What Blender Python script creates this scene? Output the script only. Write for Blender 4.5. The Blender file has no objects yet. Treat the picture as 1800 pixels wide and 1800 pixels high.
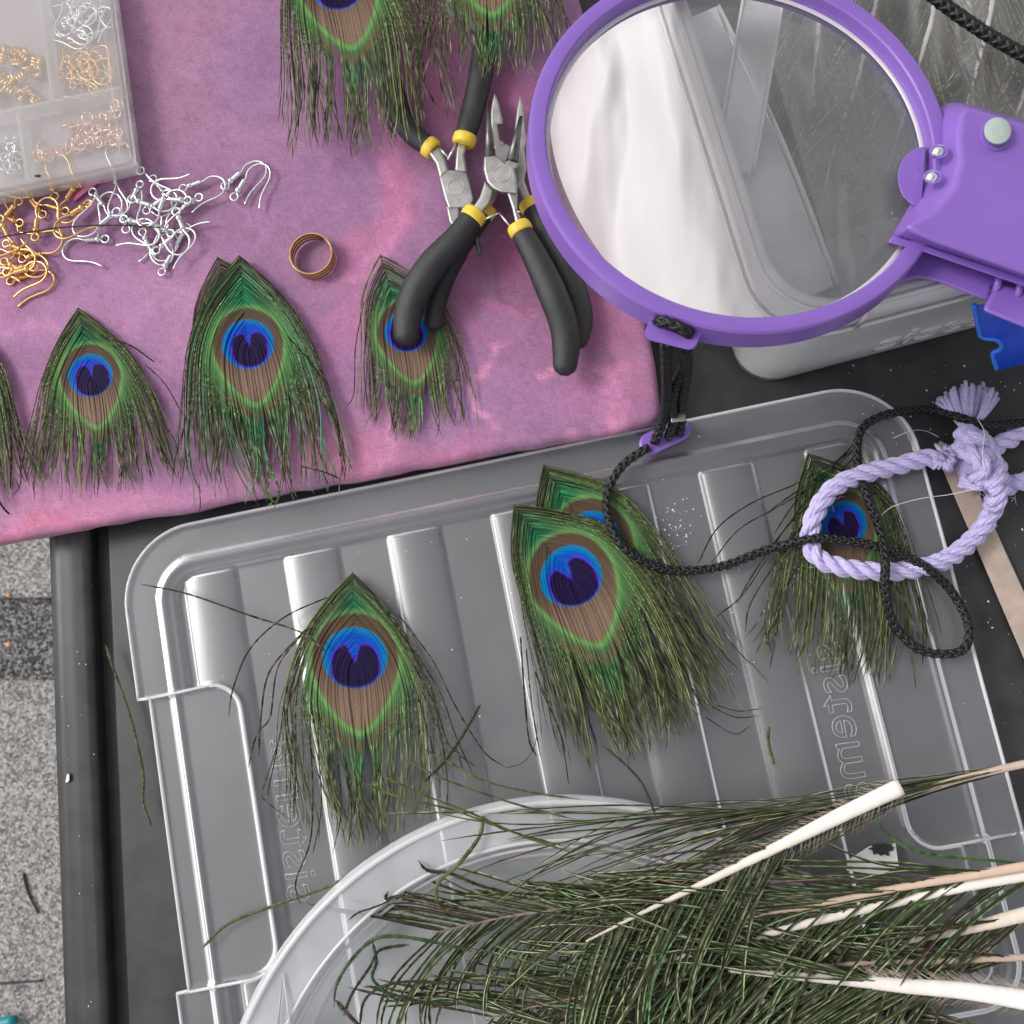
import bpy, bmesh, math, random
import numpy as np
from mathutils import Vector, Matrix

random.seed(7)
rng = np.random.default_rng(11)
PI = math.pi
scene = bpy.context.scene
COL = scene.collection

# ------------------------------------------------------------------ camera
F = 1800.0                                  # focal length in photo pixels (photo 1800 x 1800)
NADIR = (0.068, 0.160)                      # tilt of the camera against the table (right, down)
nc = Vector((NADIR[0], -NADIR[1], -1.0)).normalized()     # straight down, in camera axes
wz = -nc
wx = (Vector((1, 0, 0)) - wz * wz.x).normalized()
wy = wz.cross(wx)
RM = Matrix((wx, wy, wz))                   # camera -> world
DIST = 0.45
CAM_H = DIST * abs(nc.z)
cam_d = bpy.data.cameras.new('camera')
cam = bpy.data.objects.new('camera', cam_d)
COL.objects.link(cam)
cam.matrix_world = Matrix.Translation((0, 0, CAM_H)) @ RM.to_4x4()
cam_d.sensor_width = 36
cam_d.lens = 36 * F / 1800
cam_d.clip_start = 0.01
cam_d.clip_end = 200
cam_d.dof.use_dof = True
cam_d.dof.focus_distance = 0.425
cam_d.dof.aperture_fstop = 26
scene.camera = cam

# ------------------------------------------------------------------ sky and sun
SUN_EL, SUN_AZ = math.radians(46), math.radians(168)     # azimuth from +x, counter-clockwise
w = bpy.data.worlds.new('World')
scene.world = w
w.use_nodes = True
nt = w.node_tree
nt.nodes.clear()
sky = nt.nodes.new('ShaderNodeTexSky')
sky.sky_type = 'NISHITA'
sky.sun_disc = False
sky.sun_elevation = SUN_EL
sky.sun_rotation = math.radians(90) - SUN_AZ
sky.air_density = 1.0
sky.dust_density = 3.0
hs = nt.nodes.new('ShaderNodeHueSaturation')
hs.inputs['Saturation'].default_value = 0.12              # thin white cloud over the whole sky
bg = nt.nodes.new('ShaderNodeBackground')
bg.inputs['Strength'].default_value = 0.15
wo = nt.nodes.new('ShaderNodeOutputWorld')
nt.links.new(sky.outputs[0], hs.inputs['Color'])
nt.links.new(hs.outputs[0], bg.inputs[0])
nt.links.new(bg.outputs[0], wo.inputs[0])
sd = bpy.data.lights.new('sun', 'SUN')
sd.energy = 1.0
sd.angle = math.radians(18)
sd.color = (1.0, 0.965, 0.92)
sun = bpy.data.objects.new('sun', sd)
COL.objects.link(sun)
tosun = Vector((math.cos(SUN_EL) * math.cos(SUN_AZ), math.cos(SUN_EL) * math.sin(SUN_AZ), math.sin(SUN_EL)))
sun.rotation_euler = tosun.to_track_quat('Z', 'Y').to_euler()
sun.location = tosun * 3

scene.view_settings.view_transform = 'Standard'
scene.view_settings.look = 'None'
scene.view_settings.gamma = 1
scene.view_settings.exposure = 0.42
scene.view_settings.use_curve_mapping = False
scene.render.engine = 'CYCLES'
scene.cycles.transparent_max_bounces = 40
scene.cycles.max_bounces = 12
scene.cycles.use_denoising = True

# ------------------------------------------------------------------ geometry helpers
RMn = np.array(RM)
C0 = np.array([0, 0, CAM_H])

def rays(px):
    px = np.atleast_2d(np.asarray(px, float))
    d = np.stack([(px[:, 0] - 900) / F, (900 - px[:, 1]) / F, -np.ones(len(px))], 1)
    return d @ RMn.T

def PP(px, z):
    """points of the horizontal plane(s) z (metres) seen at photo pixels px"""
    d = rays(px)
    t = (np.asarray(z, float) - CAM_H) / d[:, 2]
    return C0 + d * np.reshape(t, (-1, 1))

def P(x, y, z=0.0):
    return PP([(x, y)], z)[0]

def lin(r, g, b):
    f = lambda c: (c / 255 / 12.92) if c <= 10 else ((c / 255 + 0.055) / 1.055) ** 2.4
    return np.array([f(r), f(g), f(b)])

def smooth_path(pts, n, closed=False):
    """Catmull-Rom through pts (k,d) resampled to n points of even spacing"""
    p = np.asarray(pts, float)
    k = len(p)
    if closed:
        q = np.vstack([p[-1], p, p[0], p[1]])
        segs = k
    else:
        q = np.vstack([2 * p[0] - p[1], p, 2 * p[-1] - p[-2]])
        segs = k - 1
    out = []
    m = 14
    for i in range(segs):
        a, b, c, d = q[i], q[i + 1], q[i + 2], q[i + 3]
        t = np.linspace(0, 1, m, endpoint=False)[:, None]
        out.append(0.5 * ((2 * b) + (-a + c) * t + (2 * a - 5 * b + 4 * c - d) * t ** 2 + (-a + 3 * b - 3 * c + d) * t ** 3))
    out = np.vstack(out + ([p[:1]] if closed else [p[-1:]]))
    s = np.r_[0, np.cumsum(np.linalg.norm(np.diff(out, axis=0), axis=1))]
    ss = np.linspace(0, s[-1], n)
    return np.stack([np.interp(ss, s, out[:, j]) for j in range(p.shape[1])], 1)

def frames(p):
    p = np.asarray(p, float)
    t = np.gradient(p, axis=0)
    t /= np.linalg.norm(t, axis=1)[:, None] + 1e-12
    n = np.zeros_like(t)
    ref = np.array([0, 0, 1.0])
    if abs(t[0] @ ref) > 0.9:
        ref = np.array([1.0, 0, 0])
    v = ref - t[0] * (ref @ t[0])
    n[0] = v / np.linalg.norm(v)
    for i in range(1, len(p)):
        v = n[i - 1] - t[i] * (n[i - 1] @ t[i])
        n[i] = v / (np.linalg.norm(v) + 1e-12)
    return t, n, np.cross(t, n)

class MB:
    """collects shapes for ONE mesh object"""
    def __init__(self):
        self.v, self.f, self.c, self.n = [], [], [], 0
    def add(self, v, f, col=None):
        v = np.asarray(v, float)
        self.v.append(v)
        self.f.append([tuple(int(i) + self.n for i in q) for q in f])
        if col is None:
            col = np.ones((len(v), 3))
        col = np.asarray(col, float)
        if col.ndim == 1:
            col = np.tile(col, (len(v), 1))
        self.c.append(col)
        self.n += len(v)
        return self
    def grid(self, v, nu, nv, col=None, close=False):
        f = []
        for i in range(nu - 1):
            for j in range(nv - 1):
                a = i * nv + j
                f.append((a, a + 1, a + nv + 1, a + nv))
            if close:
                a = i * nv + nv - 1
                f.append((a, i * nv, (i + 1) * nv, a + nv))
        return self.add(v, f, col)
    def tube(self, p, r, k=8, cap=True, flat=1.0, col=None):
        p = np.asarray(p, float)
        n = len(p)
        r = np.broadcast_to(np.asarray(r, float), (n,))
        t, a, b = frames(p)
        th = np.arange(k) * 2 * PI / k
        ring = p[:, None] + r[:, None, None] * (np.cos(th)[None, :, None] * a[:, None] * flat + np.sin(th)[None, :, None] * b[:, None])
        v = ring.reshape(-1, 3)
        f = []
        for i in range(n - 1):
            for j in range(k):
                j2 = (j + 1) % k
                f.append((i * k + j, i * k + j2, (i + 1) * k + j2, (i + 1) * k + j))
        if cap:
            f.append(tuple(range(k - 1, -1, -1)))
            f.append(tuple((n - 1) * k + j for j in range(k)))
        c = None
        if col is not None:
            col = np.asarray(col, float)
            c = np.repeat(col, k, axis=0) if col.ndim == 2 else col
        return self.add(v, f, c)
    def ribbon(self, p2, z, hw, col, tilt=0.0):
        """flat strip laid at photo pixels p2 on heights z"""
        t = np.gradient(p2, axis=0)
        t /= np.linalg.norm(t, axis=1)[:, None] + 1e-9
        nrm = np.stack([-t[:, 1], t[:, 0]], 1)
        n = len(p2)
        hw = np.broadcast_to(hw, (n,))
        dz = tilt * hw * 0.00025
        L = PP(p2 + nrm * hw[:, None], z + dz)
        R = PP(p2 - nrm * hw[:, None], z - dz)
        v = np.empty((2 * n, 3))
        v[0::2], v[1::2] = L, R
        f = [(2 * i, 2 * i + 1, 2 * i + 3, 2 * i + 2) for i in range(n - 1)]
        return self.add(v, f, np.repeat(col, 2, axis=0))
    def prism(self, poly, z0, z1, shrink=0.0, mid=None):
        """vertical prism over a px polygon; top outline shrunk for a chamfer (px)"""
        poly = np.asarray(poly, float)
        n = len(poly)
        c = poly.mean(0)
        def off(s):
            if s == 0:
                return poly
            out = []
            area = 0.5 * np.sum(poly[:, 0] * np.roll(poly[:, 1], -1) - np.roll(poly[:, 0], -1) * poly[:, 1])
            sg = 1 if area > 0 else -1
            for i in range(n):
                a, b, d = poly[i - 1], poly[i], poly[(i + 1) % n]
                e1 = (b - a) / (np.linalg.norm(b - a) + 1e-9)
                e2 = (d - b) / (np.linalg.norm(d - b) + 1e-9)
                n1 = np.array([-e1[1], e1[0]]) * sg
                n2 = np.array([-e2[1], e2[0]]) * sg
                m = n1 + n2
                m /= max(np.linalg.norm(m), 1e-6)
                out.append(b + m * s / max(m @ n1, 0.45))
            return np.array(out)
        ch = abs(shrink) * 0.00025
        rings = [PP(poly, z0)]
        if shrink:
            rings += [PP(poly, z1 - ch), PP(off(shrink), z1)]
        else:
            rings += [PP(poly, z1)]
        v = np.vstack(rings)
        f = []
        for k in range(len(rings) - 1):
            for i in range(n):
                j = (i + 1) % n
                f.append((k * n + i, k * n + j, (k + 1) * n + j, (k + 1) * n + i))
        f.append(tuple(range(n - 1, -1, -1)))
        f.append(tuple((len(rings) - 1) * n + i for i in range(n)))
        return self.add(v, f)
    def sphere(self, c, r, nu=10, nv=14):
        th = np.linspace(0, PI, nu)
        ph = np.arange(nv) * 2 * PI / nv
        r = np.broadcast_to(np.asarray(r, float), (3,))
        v = np.stack([np.sin(th)[:, None] * np.cos(ph), np.sin(th)[:, None] * np.sin(ph), np.cos(th)[:, None] * np.ones(nv)], -1).reshape(-1, 3) * r + np.asarray(c)
        return self.grid(v, nu, nv, close=True)
    def box(self, c, sx, sy, sz, ux=(1, 0, 0), uy=(0, 1, 0)):
        ux, uy = np.array(ux, float), np.array(uy, float)
        uz = np.cross(ux, uy)
        c = np.asarray(c, float)
        v = [c + ux * sx * a / 2 + uy * sy * b / 2 + uz * sz * d / 2 for d in (-1, 1) for (a, b) in ((-1, -1), (1, -1), (1, 1), (-1, 1))]
        return self.add(v, [(3, 2, 1, 0), (4, 5, 6, 7), (0, 1, 5, 4), (1, 2, 6, 5), (2, 3, 7, 6), (3, 0, 4, 7)])
    def build(self, name, mat, parent=None, smooth=True, colors=False, bevel=None, fix=True, kind=None):
        me = bpy.data.meshes.new(name)
        v = np.vstack(self.v)
        f = [q for a in self.f for q in a]
        o = bpy.data.objects.new(name, me)
        org = np.zeros(3)
        if parent is None:
            org = np.array([v[:, 0].mean(), v[:, 1].mean(), v[:, 2].min()])
        else:
            org = np.array(parent.get('_org', (0, 0, 0)))
        me.from_pydata((v - org).tolist(), [], f)
        o.location = org if parent is None else (0, 0, 0)
        if parent is not None:
            o.parent = parent
        me.update()
        if colors:
            c = np.vstack(self.c)
            at = me.color_attributes.new('Col', 'FLOAT_COLOR', 'POINT')
            at.data.foreach_set('color', np.hstack([c, np.ones((len(c), 1))]).ravel())
        if fix:
            bm = bmesh.new()
            bm.from_mesh(me)
            bmesh.ops.recalc_face_normals(bm, faces=bm.faces)
            bm.to_mesh(me)
            bm.free()
        if smooth:
            me.polygons.foreach_set('use_smooth', [True] * len(me.polygons))
        me.materials.append(mat)
        COL.objects.link(o)
        if bevel:
            m = o.modifiers.new('bevel', 'BEVEL')
            m.width = bevel
            m.segments = 3
            m.limit_method = 'ANGLE'
            m.angle_limit = math.radians(35)
            m.harden_normals = False
        if bevel or smooth == 'auto':
            try:
                me.set_sharp_from_angle(angle=math.radians(28 if smooth == 'auto' else 40))
            except Exception:
                pass
        o['_org'] = tuple(float(x) for x in org)
        if kind:
            o['kind'] = kind
        return o

def thing(name, label, cat, at=(0, 0, 0), group=None):
    o = bpy.data.objects.new(name, None)
    o.empty_display_size = 0.01
    o.location = at
    COL.objects.link(o)
    o['label'], o['category'] = label, cat
    o['_org'] = tuple(float(a) for a in at)
    if group:
        o['group'] = group
    return o

def tag(o, label, cat, group=None):
    o['label'], o['category'] = label, cat
    if group:
        o['group'] = group
    return o

def struct(o):
    o['kind'] = 'structure'
    return o

def sub(o, parent):
    """make o (built at world place under parent's root) a sub-part of the part `parent`"""
    o['_s'] = 1
    o.parent = parent
    return o

# ------------------------------------------------------------------ materials
def newmat(name):
    m = bpy.data.materials.new(name)
    m.use_nodes = True
    m.node_tree.nodes.clear()
    return m, m.node_tree, m.node_tree.nodes, m.node_tree.links

def principled(name, col, rough=0.5, metal=0.0, spec=0.5, noise=0.0, nscale=200, bump=0.0, bscale=800, coat=0.0, sheen=0.0, sss=0.0, attr=False, rvar=0.0):
    m, t, N, L = newmat(name)
    out = N.new('ShaderNodeOutputMaterial')
    b = N.new('ShaderNodeBsdfPrincipled')
    L.new(b.outputs[0], out.inputs[0])
    b.inputs['Roughness'].default_value = rough
    b.inputs['Metallic'].default_value = metal
    b.inputs['Specular IOR Level'].default_value = spec
    b.inputs['Coat Weight'].default_value = coat
    b.inputs['Sheen Weight'].default_value = sheen
    b.inputs['Subsurface Weight'].default_value = sss
    if sss:
        b.inputs['Subsurface Radius'].default_value = (0.002, 0.002, 0.002)
    tc = N.new('ShaderNodeTexCoord')
    src = None
    if attr:
        a = N.new('ShaderNodeVertexColor')
        a.layer_name = 'Col'
        src = a.outputs[0]
    if noise:
        nz = N.new('ShaderNodeTexNoise')
        nz.inputs['Scale'].default_value = nscale
        nz.inputs['Detail'].default_value = 6
        L.new(tc.outputs['Object'], nz.inputs['Vector'])
        mp = N.new('ShaderNodeMapRange')
        mp.inputs['From Min'].default_value = 0.3
        mp.inputs['From Max'].default_value = 0.7
        mp.inputs['To Min'].default_value = 1 - noise
        mp.inputs['To Max'].default_value = 1 + noise
        L.new(nz.outputs['Fac'], mp.inputs['Value'])
        mx = N.new('ShaderNodeMix')
        mx.data_type = 'RGBA'
        mx.blend_type = 'MULTIPLY'
        mx.inputs['Factor'].default_value = 1
        if src:
            L.new(src, mx.inputs['A'])
        else:
            mx.inputs['A'].default_value = (*col, 1)
        L.new(mp.outputs[0], mx.inputs['B'])
        src = mx.outputs['Result']
        if rvar:
            mr = N.new('ShaderNodeMapRange')
            mr.inputs['From Min'].default_value = 0.3
            mr.inputs['From Max'].default_value = 0.7
            mr.inputs['To Min'].default_value = max(rough - rvar, 0.03)
            mr.inputs['To Max'].default_value = rough + rvar
            L.new(nz.outputs['Fac'], mr.inputs['Value'])
            L.new(mr.outputs[0], b.inputs['Roughness'])
    if src:
        L.new(src, b.inputs['Base Color'])
    else:
        b.inputs['Base Color'].default_value = (*col, 1)
    if bump:
        nb = N.new('ShaderNodeTexNoise')
        nb.inputs['Scale'].default_value = bscale
        nb.inputs['Detail'].default_value = 4
        L.new(tc.outputs['Object'], nb.inputs['Vector'])
        bp = N.new('ShaderNodeBump')
        bp.inputs['Strength'].default_value = bump
        bp.inputs['Distance'].default_value = 0.0005
        L.new(nb.outputs['Fac'], bp.inputs['Height'])
        L.new(bp.outputs[0], b.inputs['Normal'])
    return m

def clear_plastic(name, haze, col, rough=0.12, tint=(0.96, 0.97, 0.98), ior=1.5, dust=0.0, bump=0.0, bscale=60, hvar=0.0, hscale=30, spec=1.0, tl_=0.35):
    """see-through plastic: a little milky body, a glossy skin, optional dust and gentle waviness"""
    m, t, N, L = newmat(name)
    out = N.new('ShaderNodeOutputMaterial')
    tr = N.new('ShaderNodeBsdfTransparent')
    tr.inputs[0].default_value = (*tint, 1)
    df = N.new('ShaderNodeBsdfDiffuse')
    df.inputs['Color'].default_value = (*col, 1)
    tl = N.new('ShaderNodeBsdfTranslucent')
    tl.inputs['Color'].default_value = (*col, 1)
    body = N.new('ShaderNodeMixShader')
    body.inputs[0].default_value = tl_
    L.new(df.outputs[0], body.inputs[1])
    L.new(tl.outputs[0], body.inputs[2])
    m1 = N.new('ShaderNodeMixShader')
    m1.inputs[0].default_value = haze
    L.new(tr.outputs[0], m1.inputs[1])
    L.new(body.outputs[0], m1.inputs[2])
    gl = N.new('ShaderNodeBsdfGlossy')
    gl.inputs['Roughness'].default_value = rough
    fr = N.new('ShaderNodeFresnel')
    fr.inputs['IOR'].default_value = ior
    m2 = N.new('ShaderNodeMixShader')
    ml = N.new('ShaderNodeMath')
    ml.operation = 'MULTIPLY'
    ml.inputs[1].default_value = spec
    L.new(fr.outputs[0], ml.inputs[0])
    L.new(ml.outputs[0], m2.inputs[0])
    L.new(m1.outputs[0], m2.inputs[1])
    L.new(gl.outputs[0], m2.inputs[2])
    L.new(m2.outputs[0], out.inputs[0])
    tc = N.new('ShaderNodeTexCoord')
    if hvar or dust:
        nz = N.new('ShaderNodeTexNoise')
        nz.inputs['Scale'].default_value = hscale
        nz.inputs['Detail'].default_value = 5
        L.new(tc.outputs['Object'], nz.inputs['Vector'])
        mp = N.new('ShaderNodeMapRange')
        mp.inputs['From Min'].default_value = 0.3
        mp.inputs['From Max'].default_value = 0.7
        mp.inputs['To Min'].default_value = haze * (1 - hvar)
        mp.inputs['To Max'].default_value = haze * (1 + hvar)
        L.new(nz.outputs['Fac'], mp.inputs['Value'])
        src = mp.outputs[0]
        if dust:
            vo = N.new('ShaderNodeTexVoronoi')
            vo.inputs['Scale'].default_value = 330
            L.new(tc.outputs['Object'], vo.inputs['Vector'])
            lt = N.new('ShaderNodeMath')
            lt.operation = 'LESS_THAN'
            L.new(vo.outputs['Distance'], lt.inputs[0])
            n2 = N.new('ShaderNodeTexNoise')
            n2.inputs['Scale'].default_value = 25
            L.new(tc.outputs['Object'], n2.inputs['Vector'])
            mm = N.new('ShaderNodeMapRange')
            mm.inputs['From Min'].default_value = 0.55
            mm.inputs['From Max'].default_value = 0.8
            mm.inputs['To Min'].default_value = 0.0
            mm.inputs['To Max'].default_value = 0.18
            L.new(n2.outputs['Fac'], mm.inputs['Value'])
            L.new(mm.outputs[0], lt.inputs[1])
            ad = N.new('ShaderNodeMath')
            ad.operation = 'MULTIPLY_ADD'
            ad.inputs[1].default_value = dust
            L.new(lt.outputs[0], ad.inputs[0])
            L.new(src, ad.inputs[2])
            src = ad.outputs[0]
        L.new(src, m1.inputs[0])
    if bump:
        nb = N.new('ShaderNodeTexNoise')
        nb.inputs['Scale'].default_value = bscale
        nb.inputs['Detail'].default_value = 3
        L.new(tc.outputs['Object'], nb.inputs['Vector'])
        bp = N.new('ShaderNodeBump')
        bp.inputs['Strength'].default_value = bump
        bp.inputs['Distance'].default_value = 0.002
        L.new(nb.outputs['Fac'], bp.inputs['Height'])
        L.new(bp.outputs[0], gl.inputs['Normal'])
        L.new(bp.outputs[0], fr.inputs['Normal'])
        L.new(bp.outputs[0], df.inputs['Normal'])
    return m

M = {}
M['black_plastic'] = principled('black_plastic', (0.030, 0.030, 0.031), 0.40, noise=0.25, nscale=90, bump=0.12, bscale=2500, rvar=0.06)
M['steel'] = principled('steel', (0.40, 0.385, 0.365), 0.46, metal=1, noise=0.12, nscale=260, bump=0.1, bscale=1800, rvar=0.1)
M['dark_steel'] = principled('dark_steel', (0.15, 0.145, 0.145), 0.40, metal=1, noise=0.2, nscale=300, rvar=0.1)
M['grip'] = principled('grip', (0.019, 0.020, 0.021), 0.46, noise=0.3, nscale=350, bump=0.5, bscale=2600, rvar=0.08)
M['yellow'] = principled('yellow', (0.74, 0.50, 0.05), 0.42, noise=0.1, nscale=200)
M['purple'] = principled('purple', (0.215, 0.112, 0.44), 0.26, spec=0.5, noise=0.04, nscale=60, bump=0.05, bscale=900)
M['button'] = principled('button', (0.38, 0.45, 0.41), 0.35)
M['chrome'] = principled('chrome', (0.85, 0.85, 0.87), 0.12, metal=1)
M['cord'] = principled('cord', (0.007, 0.007, 0.0075), 0.34, spec=0.45, noise=0.3, nscale=900, bump=0.4, bscale=3500)
M['silver'] = principled('silver', (0.78, 0.78, 0.78), 0.26, metal=1)
M['gold'] = principled('gold', (0.80, 0.50, 0.20), 0.28, metal=1)
M['copper'] = principled('copper', (0.50, 0.30, 0.14), 0.3, metal=1, noise=0.15, nscale=250)
M['feather'] = principled('feather', (0.1, 0.1, 0.1), 0.55, spec=0.10, attr=True, noise=0.22, nscale=2600)
M['quill'] = principled('quill', (0.80, 0.70, 0.62), 0.3, spec=0.5, attr=True)
M['rope'] = principled('rope', (0.56, 0.49, 0.78), 0.85, spec=0.2, noise=0.14, nscale=500, bump=0.7, bscale=2500, sheen=0.3)
M['wood'] = principled('wood', (0.46, 0.37, 0.30), 0.7, spec=0.25, attr=True, noise=0.15, nscale=140, bump=0.3, bscale=900)
M['blue_plastic'] = principled('blue_plastic', (0.012, 0.075, 0.62), 0.3, noise=0.08, nscale=100)
M['blue_edge'] = principled('blue_edge', (0.03, 0.20, 0.85), 0.3)
M['lid_plastic'] = clear_plastic('lid_plastic', 0.19, (0.76, 0.76, 0.81), 0.30, hvar=0.22, hscale=14, spec=2.1)
M['dish_plastic'] = clear_plastic('dish_plastic', 0.56, (0.90, 0.91, 0.94), 0.1, bump=0.10, bscale=90, hvar=0.25, hscale=26)
M['bin_plastic'] = clear_plastic('bin_plastic', 0.70, (0.99, 0.99, 0.99), 0.16, tl_=0.2, bump=0.06, bscale=40, hvar=0.15, hscale=20)
M['box_plastic'] = clear_plastic('box_plastic', 0.30, (0.97, 0.92, 0.89), 0.38, hvar=0.1, spec=0.5)
M['bag_plastic'] = clear_plastic('bag_plastic', 0.86, (0.94, 0.88, 0.87), 0.45, spec=.8, tl_=.3, bump=0.03, bscale=10, hvar=0.1, hscale=9)
M['film'] = clear_plastic('film', 0.20, (0.85, 0.85, 0.82), 0.16, bump=0.3, bscale=30, hvar=0.6, hscale=14)
M['lens'] = clear_plastic('lens', 0.13, (0.95, 0.95, 0.95), 0.02, spec=1.4, ior=1.5, dust=0.3, hvar=.2)
M['emboss'] = clear_plastic('emboss', 0.85, (0.92, 0.88, 0.9), 0.12)
M['strip_plastic'] = clear_plastic('strip_plastic', 0.38, (0.95, 0.95, 0.95), 0.15, hvar=.3, hscale=30)
M['letter'] = clear_plastic('letter', 0.45, (0.85, 0.85, 0.87), 0.15)
M['pink_ribbon'] = principled('pink_ribbon', (0.72, 0.17, 0.38), 0.4)
M['teal'] = principled('teal', (0.01, 0.25, 0.27), 0.4)
M['crumb'] = principled('crumb', (0.75, 0.74, 0.72), 0.6)

def to_px(v):
    q = (np.asarray(v, float) - C0) @ RMn
    return np.stack([900 + F * q[:, 0] / -q[:, 2], 900 - F * q[:, 1] / -q[:, 2]], 1)

def vnoise(p, scale, seed=0):
    """smooth 2-D value noise in 0..1"""
    r = np.random.default_rng(seed)
    T = r.random((64, 64))
    q = np.asarray(p, float) / scale
    i = np.floor(q).astype(int)
    f = q - i
    f = f * f * (3 - 2 * f)
    a = T[i[:, 0] % 64, i[:, 1] % 64]
    b = T[(i[:, 0] + 1) % 64, i[:, 1] % 64]
    c = T[i[:, 0] % 64, (i[:, 1] + 1) % 64]
    d = T[(i[:, 0] + 1) % 64, (i[:, 1] + 1) % 64]
    return (a * (1 - f[:, 0]) + b * f[:, 0]) * (1 - f[:, 1]) + (c * (1 - f[:, 0]) + d * f[:, 0]) * f[:, 1]

def sstep(a, b, x):
    t = np.clip((x - a) / (b - a), 0, 1)
    return t * t * (3 - 2 * t)

# ------------------------------------------------------------------ ground and paving
GZ = -0.70
def stone_mat(name, c1, c2, c3, scale):
    m, t, N, L = newmat(name)
    out = N.new('ShaderNodeOutputMaterial')
    b = N.new('ShaderNodeBsdfPrincipled')
    b.inputs['Roughness'].default_value = 0.85
    b.inputs['Specular IOR Level'].default_value = 0.3
    L.new(b.outputs[0], out.inputs[0])
    tc = N.new('ShaderNodeTexCoord')
    vo = N.new('ShaderNodeTexVoronoi')
    vo.inputs['Scale'].default_value = scale
    vo.inputs['Randomness'].default_value = 1
    nz = N.new('ShaderNodeTexNoise')
    nz.inputs['Scale'].default_value = scale * 0.55
    nz.inputs['Detail'].default_value = 9
    nz.inputs['Roughness'].default_value = 0.75
    L.new(tc.outputs['Object'], nz.inputs['Vector'])
    L.new(tc.outputs['Object'], vo.inputs['Vector'])
    sx = N.new('ShaderNodeSeparateColor')
    L.new(vo.outputs['Color'], sx.inputs[0])
    mx = N.new('ShaderNodeMath')
    mx.operation = 'MULTIPLY_ADD'
    mx.inputs[1].default_value = 0.45
    L.new(sx.outputs[0], mx.inputs[0])
    mul = N.new('ShaderNodeMath')
    mul.operation = 'MULTIPLY'
    mul.inputs[1].default_value = 0.62
    L.new(nz.outputs['Fac'], mul.inputs[0])
    L.new(mul.outputs[0], mx.inputs[2])
    rp = N.new('ShaderNodeValToRGB')
    rp.color_ramp.elements[0].position = 0.28
    rp.color_ramp.elements[0].color = (*c1, 1)
    rp.color_ramp.elements[1].position = 0.8
    rp.color_ramp.elements[1].color = (*c3, 1)
    e = rp.color_ramp.elements.new(0.5)
    e.color = (*c2, 1)
    L.new(mx.outputs[0], rp.inputs[0])
    L.new(rp.outputs[0], b.inputs['Base Color'])
    bp = N.new('ShaderNodeBump')
    bp.inputs['Strength'].default_value = 0.7
    bp.inputs['Distance'].default_value = 0.003
    L.new(mx.outputs[0], bp.inputs['Height'])
    L.new(bp.outputs[0], b.inputs['Normal'])
    return m
M['slab'] = stone_mat('slab', (0.075, 0.072, 0.07), (0.235, 0.225, 0.215), (0.50, 0.48, 0.46), 420)
M['asphalt'] = stone_mat('asphalt', (0.012, 0.012, 0.013), (0.07, 0.068, 0.068), (0.34, 0.33, 0.33), 380)
g = MB().add([(-15, -15, GZ), (15, -15, GZ), (15, 15, GZ), (-15, 15, GZ)], [(0, 1, 2, 3)])
ground = struct(g.build('ground', M['asphalt'], smooth=False, fix=False))
# paving slabs either side of a dark joint strip
jt, jb = P(40, 1052, GZ), P(40, 1195, GZ)
def slab_at(x0, x1, y0, y1):
    m = MB()
    m.box(((x0 + x1) / 2, (y0 + y1) / 2, GZ + 0.006), x1 - x0, y1 - y0, 0.012)
    return m.build('slab', M['slab'], ground, smooth=False, bevel=0.003)
for i in range(-3, 3):
    for k, (y0, y1) in enumerate(((jb[1] - 0.6, jb[1]), (jb[1] - 1.206, jb[1] - 0.606), (jt[1], jt[1] + 0.6), (jt[1] + 0.606, jt[1] + 1.206))):
        x0 = jt[0] - 0.31 + i * 0.606 + (0.2 if k % 2 else 0)
        slab_at(x0, x0 + 0.6, y0, y1)
for k, (pts) in enumerate(([(41, 1535), (50, 1570), (68, 1606)], [(2, 1729), (40, 1726), (76, 1724)])):
    m = MB()
    p = smooth_path([P(*q, GZ + 0.014) for q in pts], 10)
    m.tube(p, np.linspace(0.0016, 0.0009, 10), 6)
    tag(m.build('twig', M['cord']), ['short dark twig lying slanted on the grey paving', 'thin dark twig lying level on the paving near the bottom corner'][k], 'twig')
m = MB()
p = smooth_path([P(-30, 1815, GZ + 0.02), P(0, 1800, GZ + 0.02), P(26, 1794, GZ + 0.02)], 8)
m.tube(p, 0.006, 8)
tag(m.build('teal_scrap', M['teal']), 'small teal scrap on the paving at the bottom left corner', 'scrap')
for k, (x, y, r) in enumerate(((15, 1133, 0.004), (15, 1046, 0.003))):
    m = MB()
    m.sphere(P(x, y, GZ + 0.012 + r * .4), (r, r * 0.8, r * 0.6), 6, 8)
    tag(m.build('orange_pebble', principled('pebble%d' % k, (0.62, 0.30, 0.16), 0.7)), ['larger orange pebble on the dark joint of the paving', 'smaller orange pebble at the edge of the paving slab'][k], 'pebble')

# ------------------------------------------------------------------ table
RIMZ = 0.004
ta, tb = P(74, 950, RIMZ), P(101, 1800, RIMZ)
tv = (tb - ta) / np.linalg.norm(tb - ta)          # down the picture
tu = np.array([-tv[1], tv[0], 0.0])               # to the right
if tu[0] < 0:
    tu = -tu
T0 = ta - tv * 0.45
TL_, TW_ = 0.80, 1.15
table = thing('folding_table', 'black plastic folding table with a raised rounded rim under everything', 'table', tuple(T0 + np.array([0, 0, GZ])))
def tpt(a, b, z):
    return T0 + tu * a + tv * b + np.array([0, 0, z - T0[2]])
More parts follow.
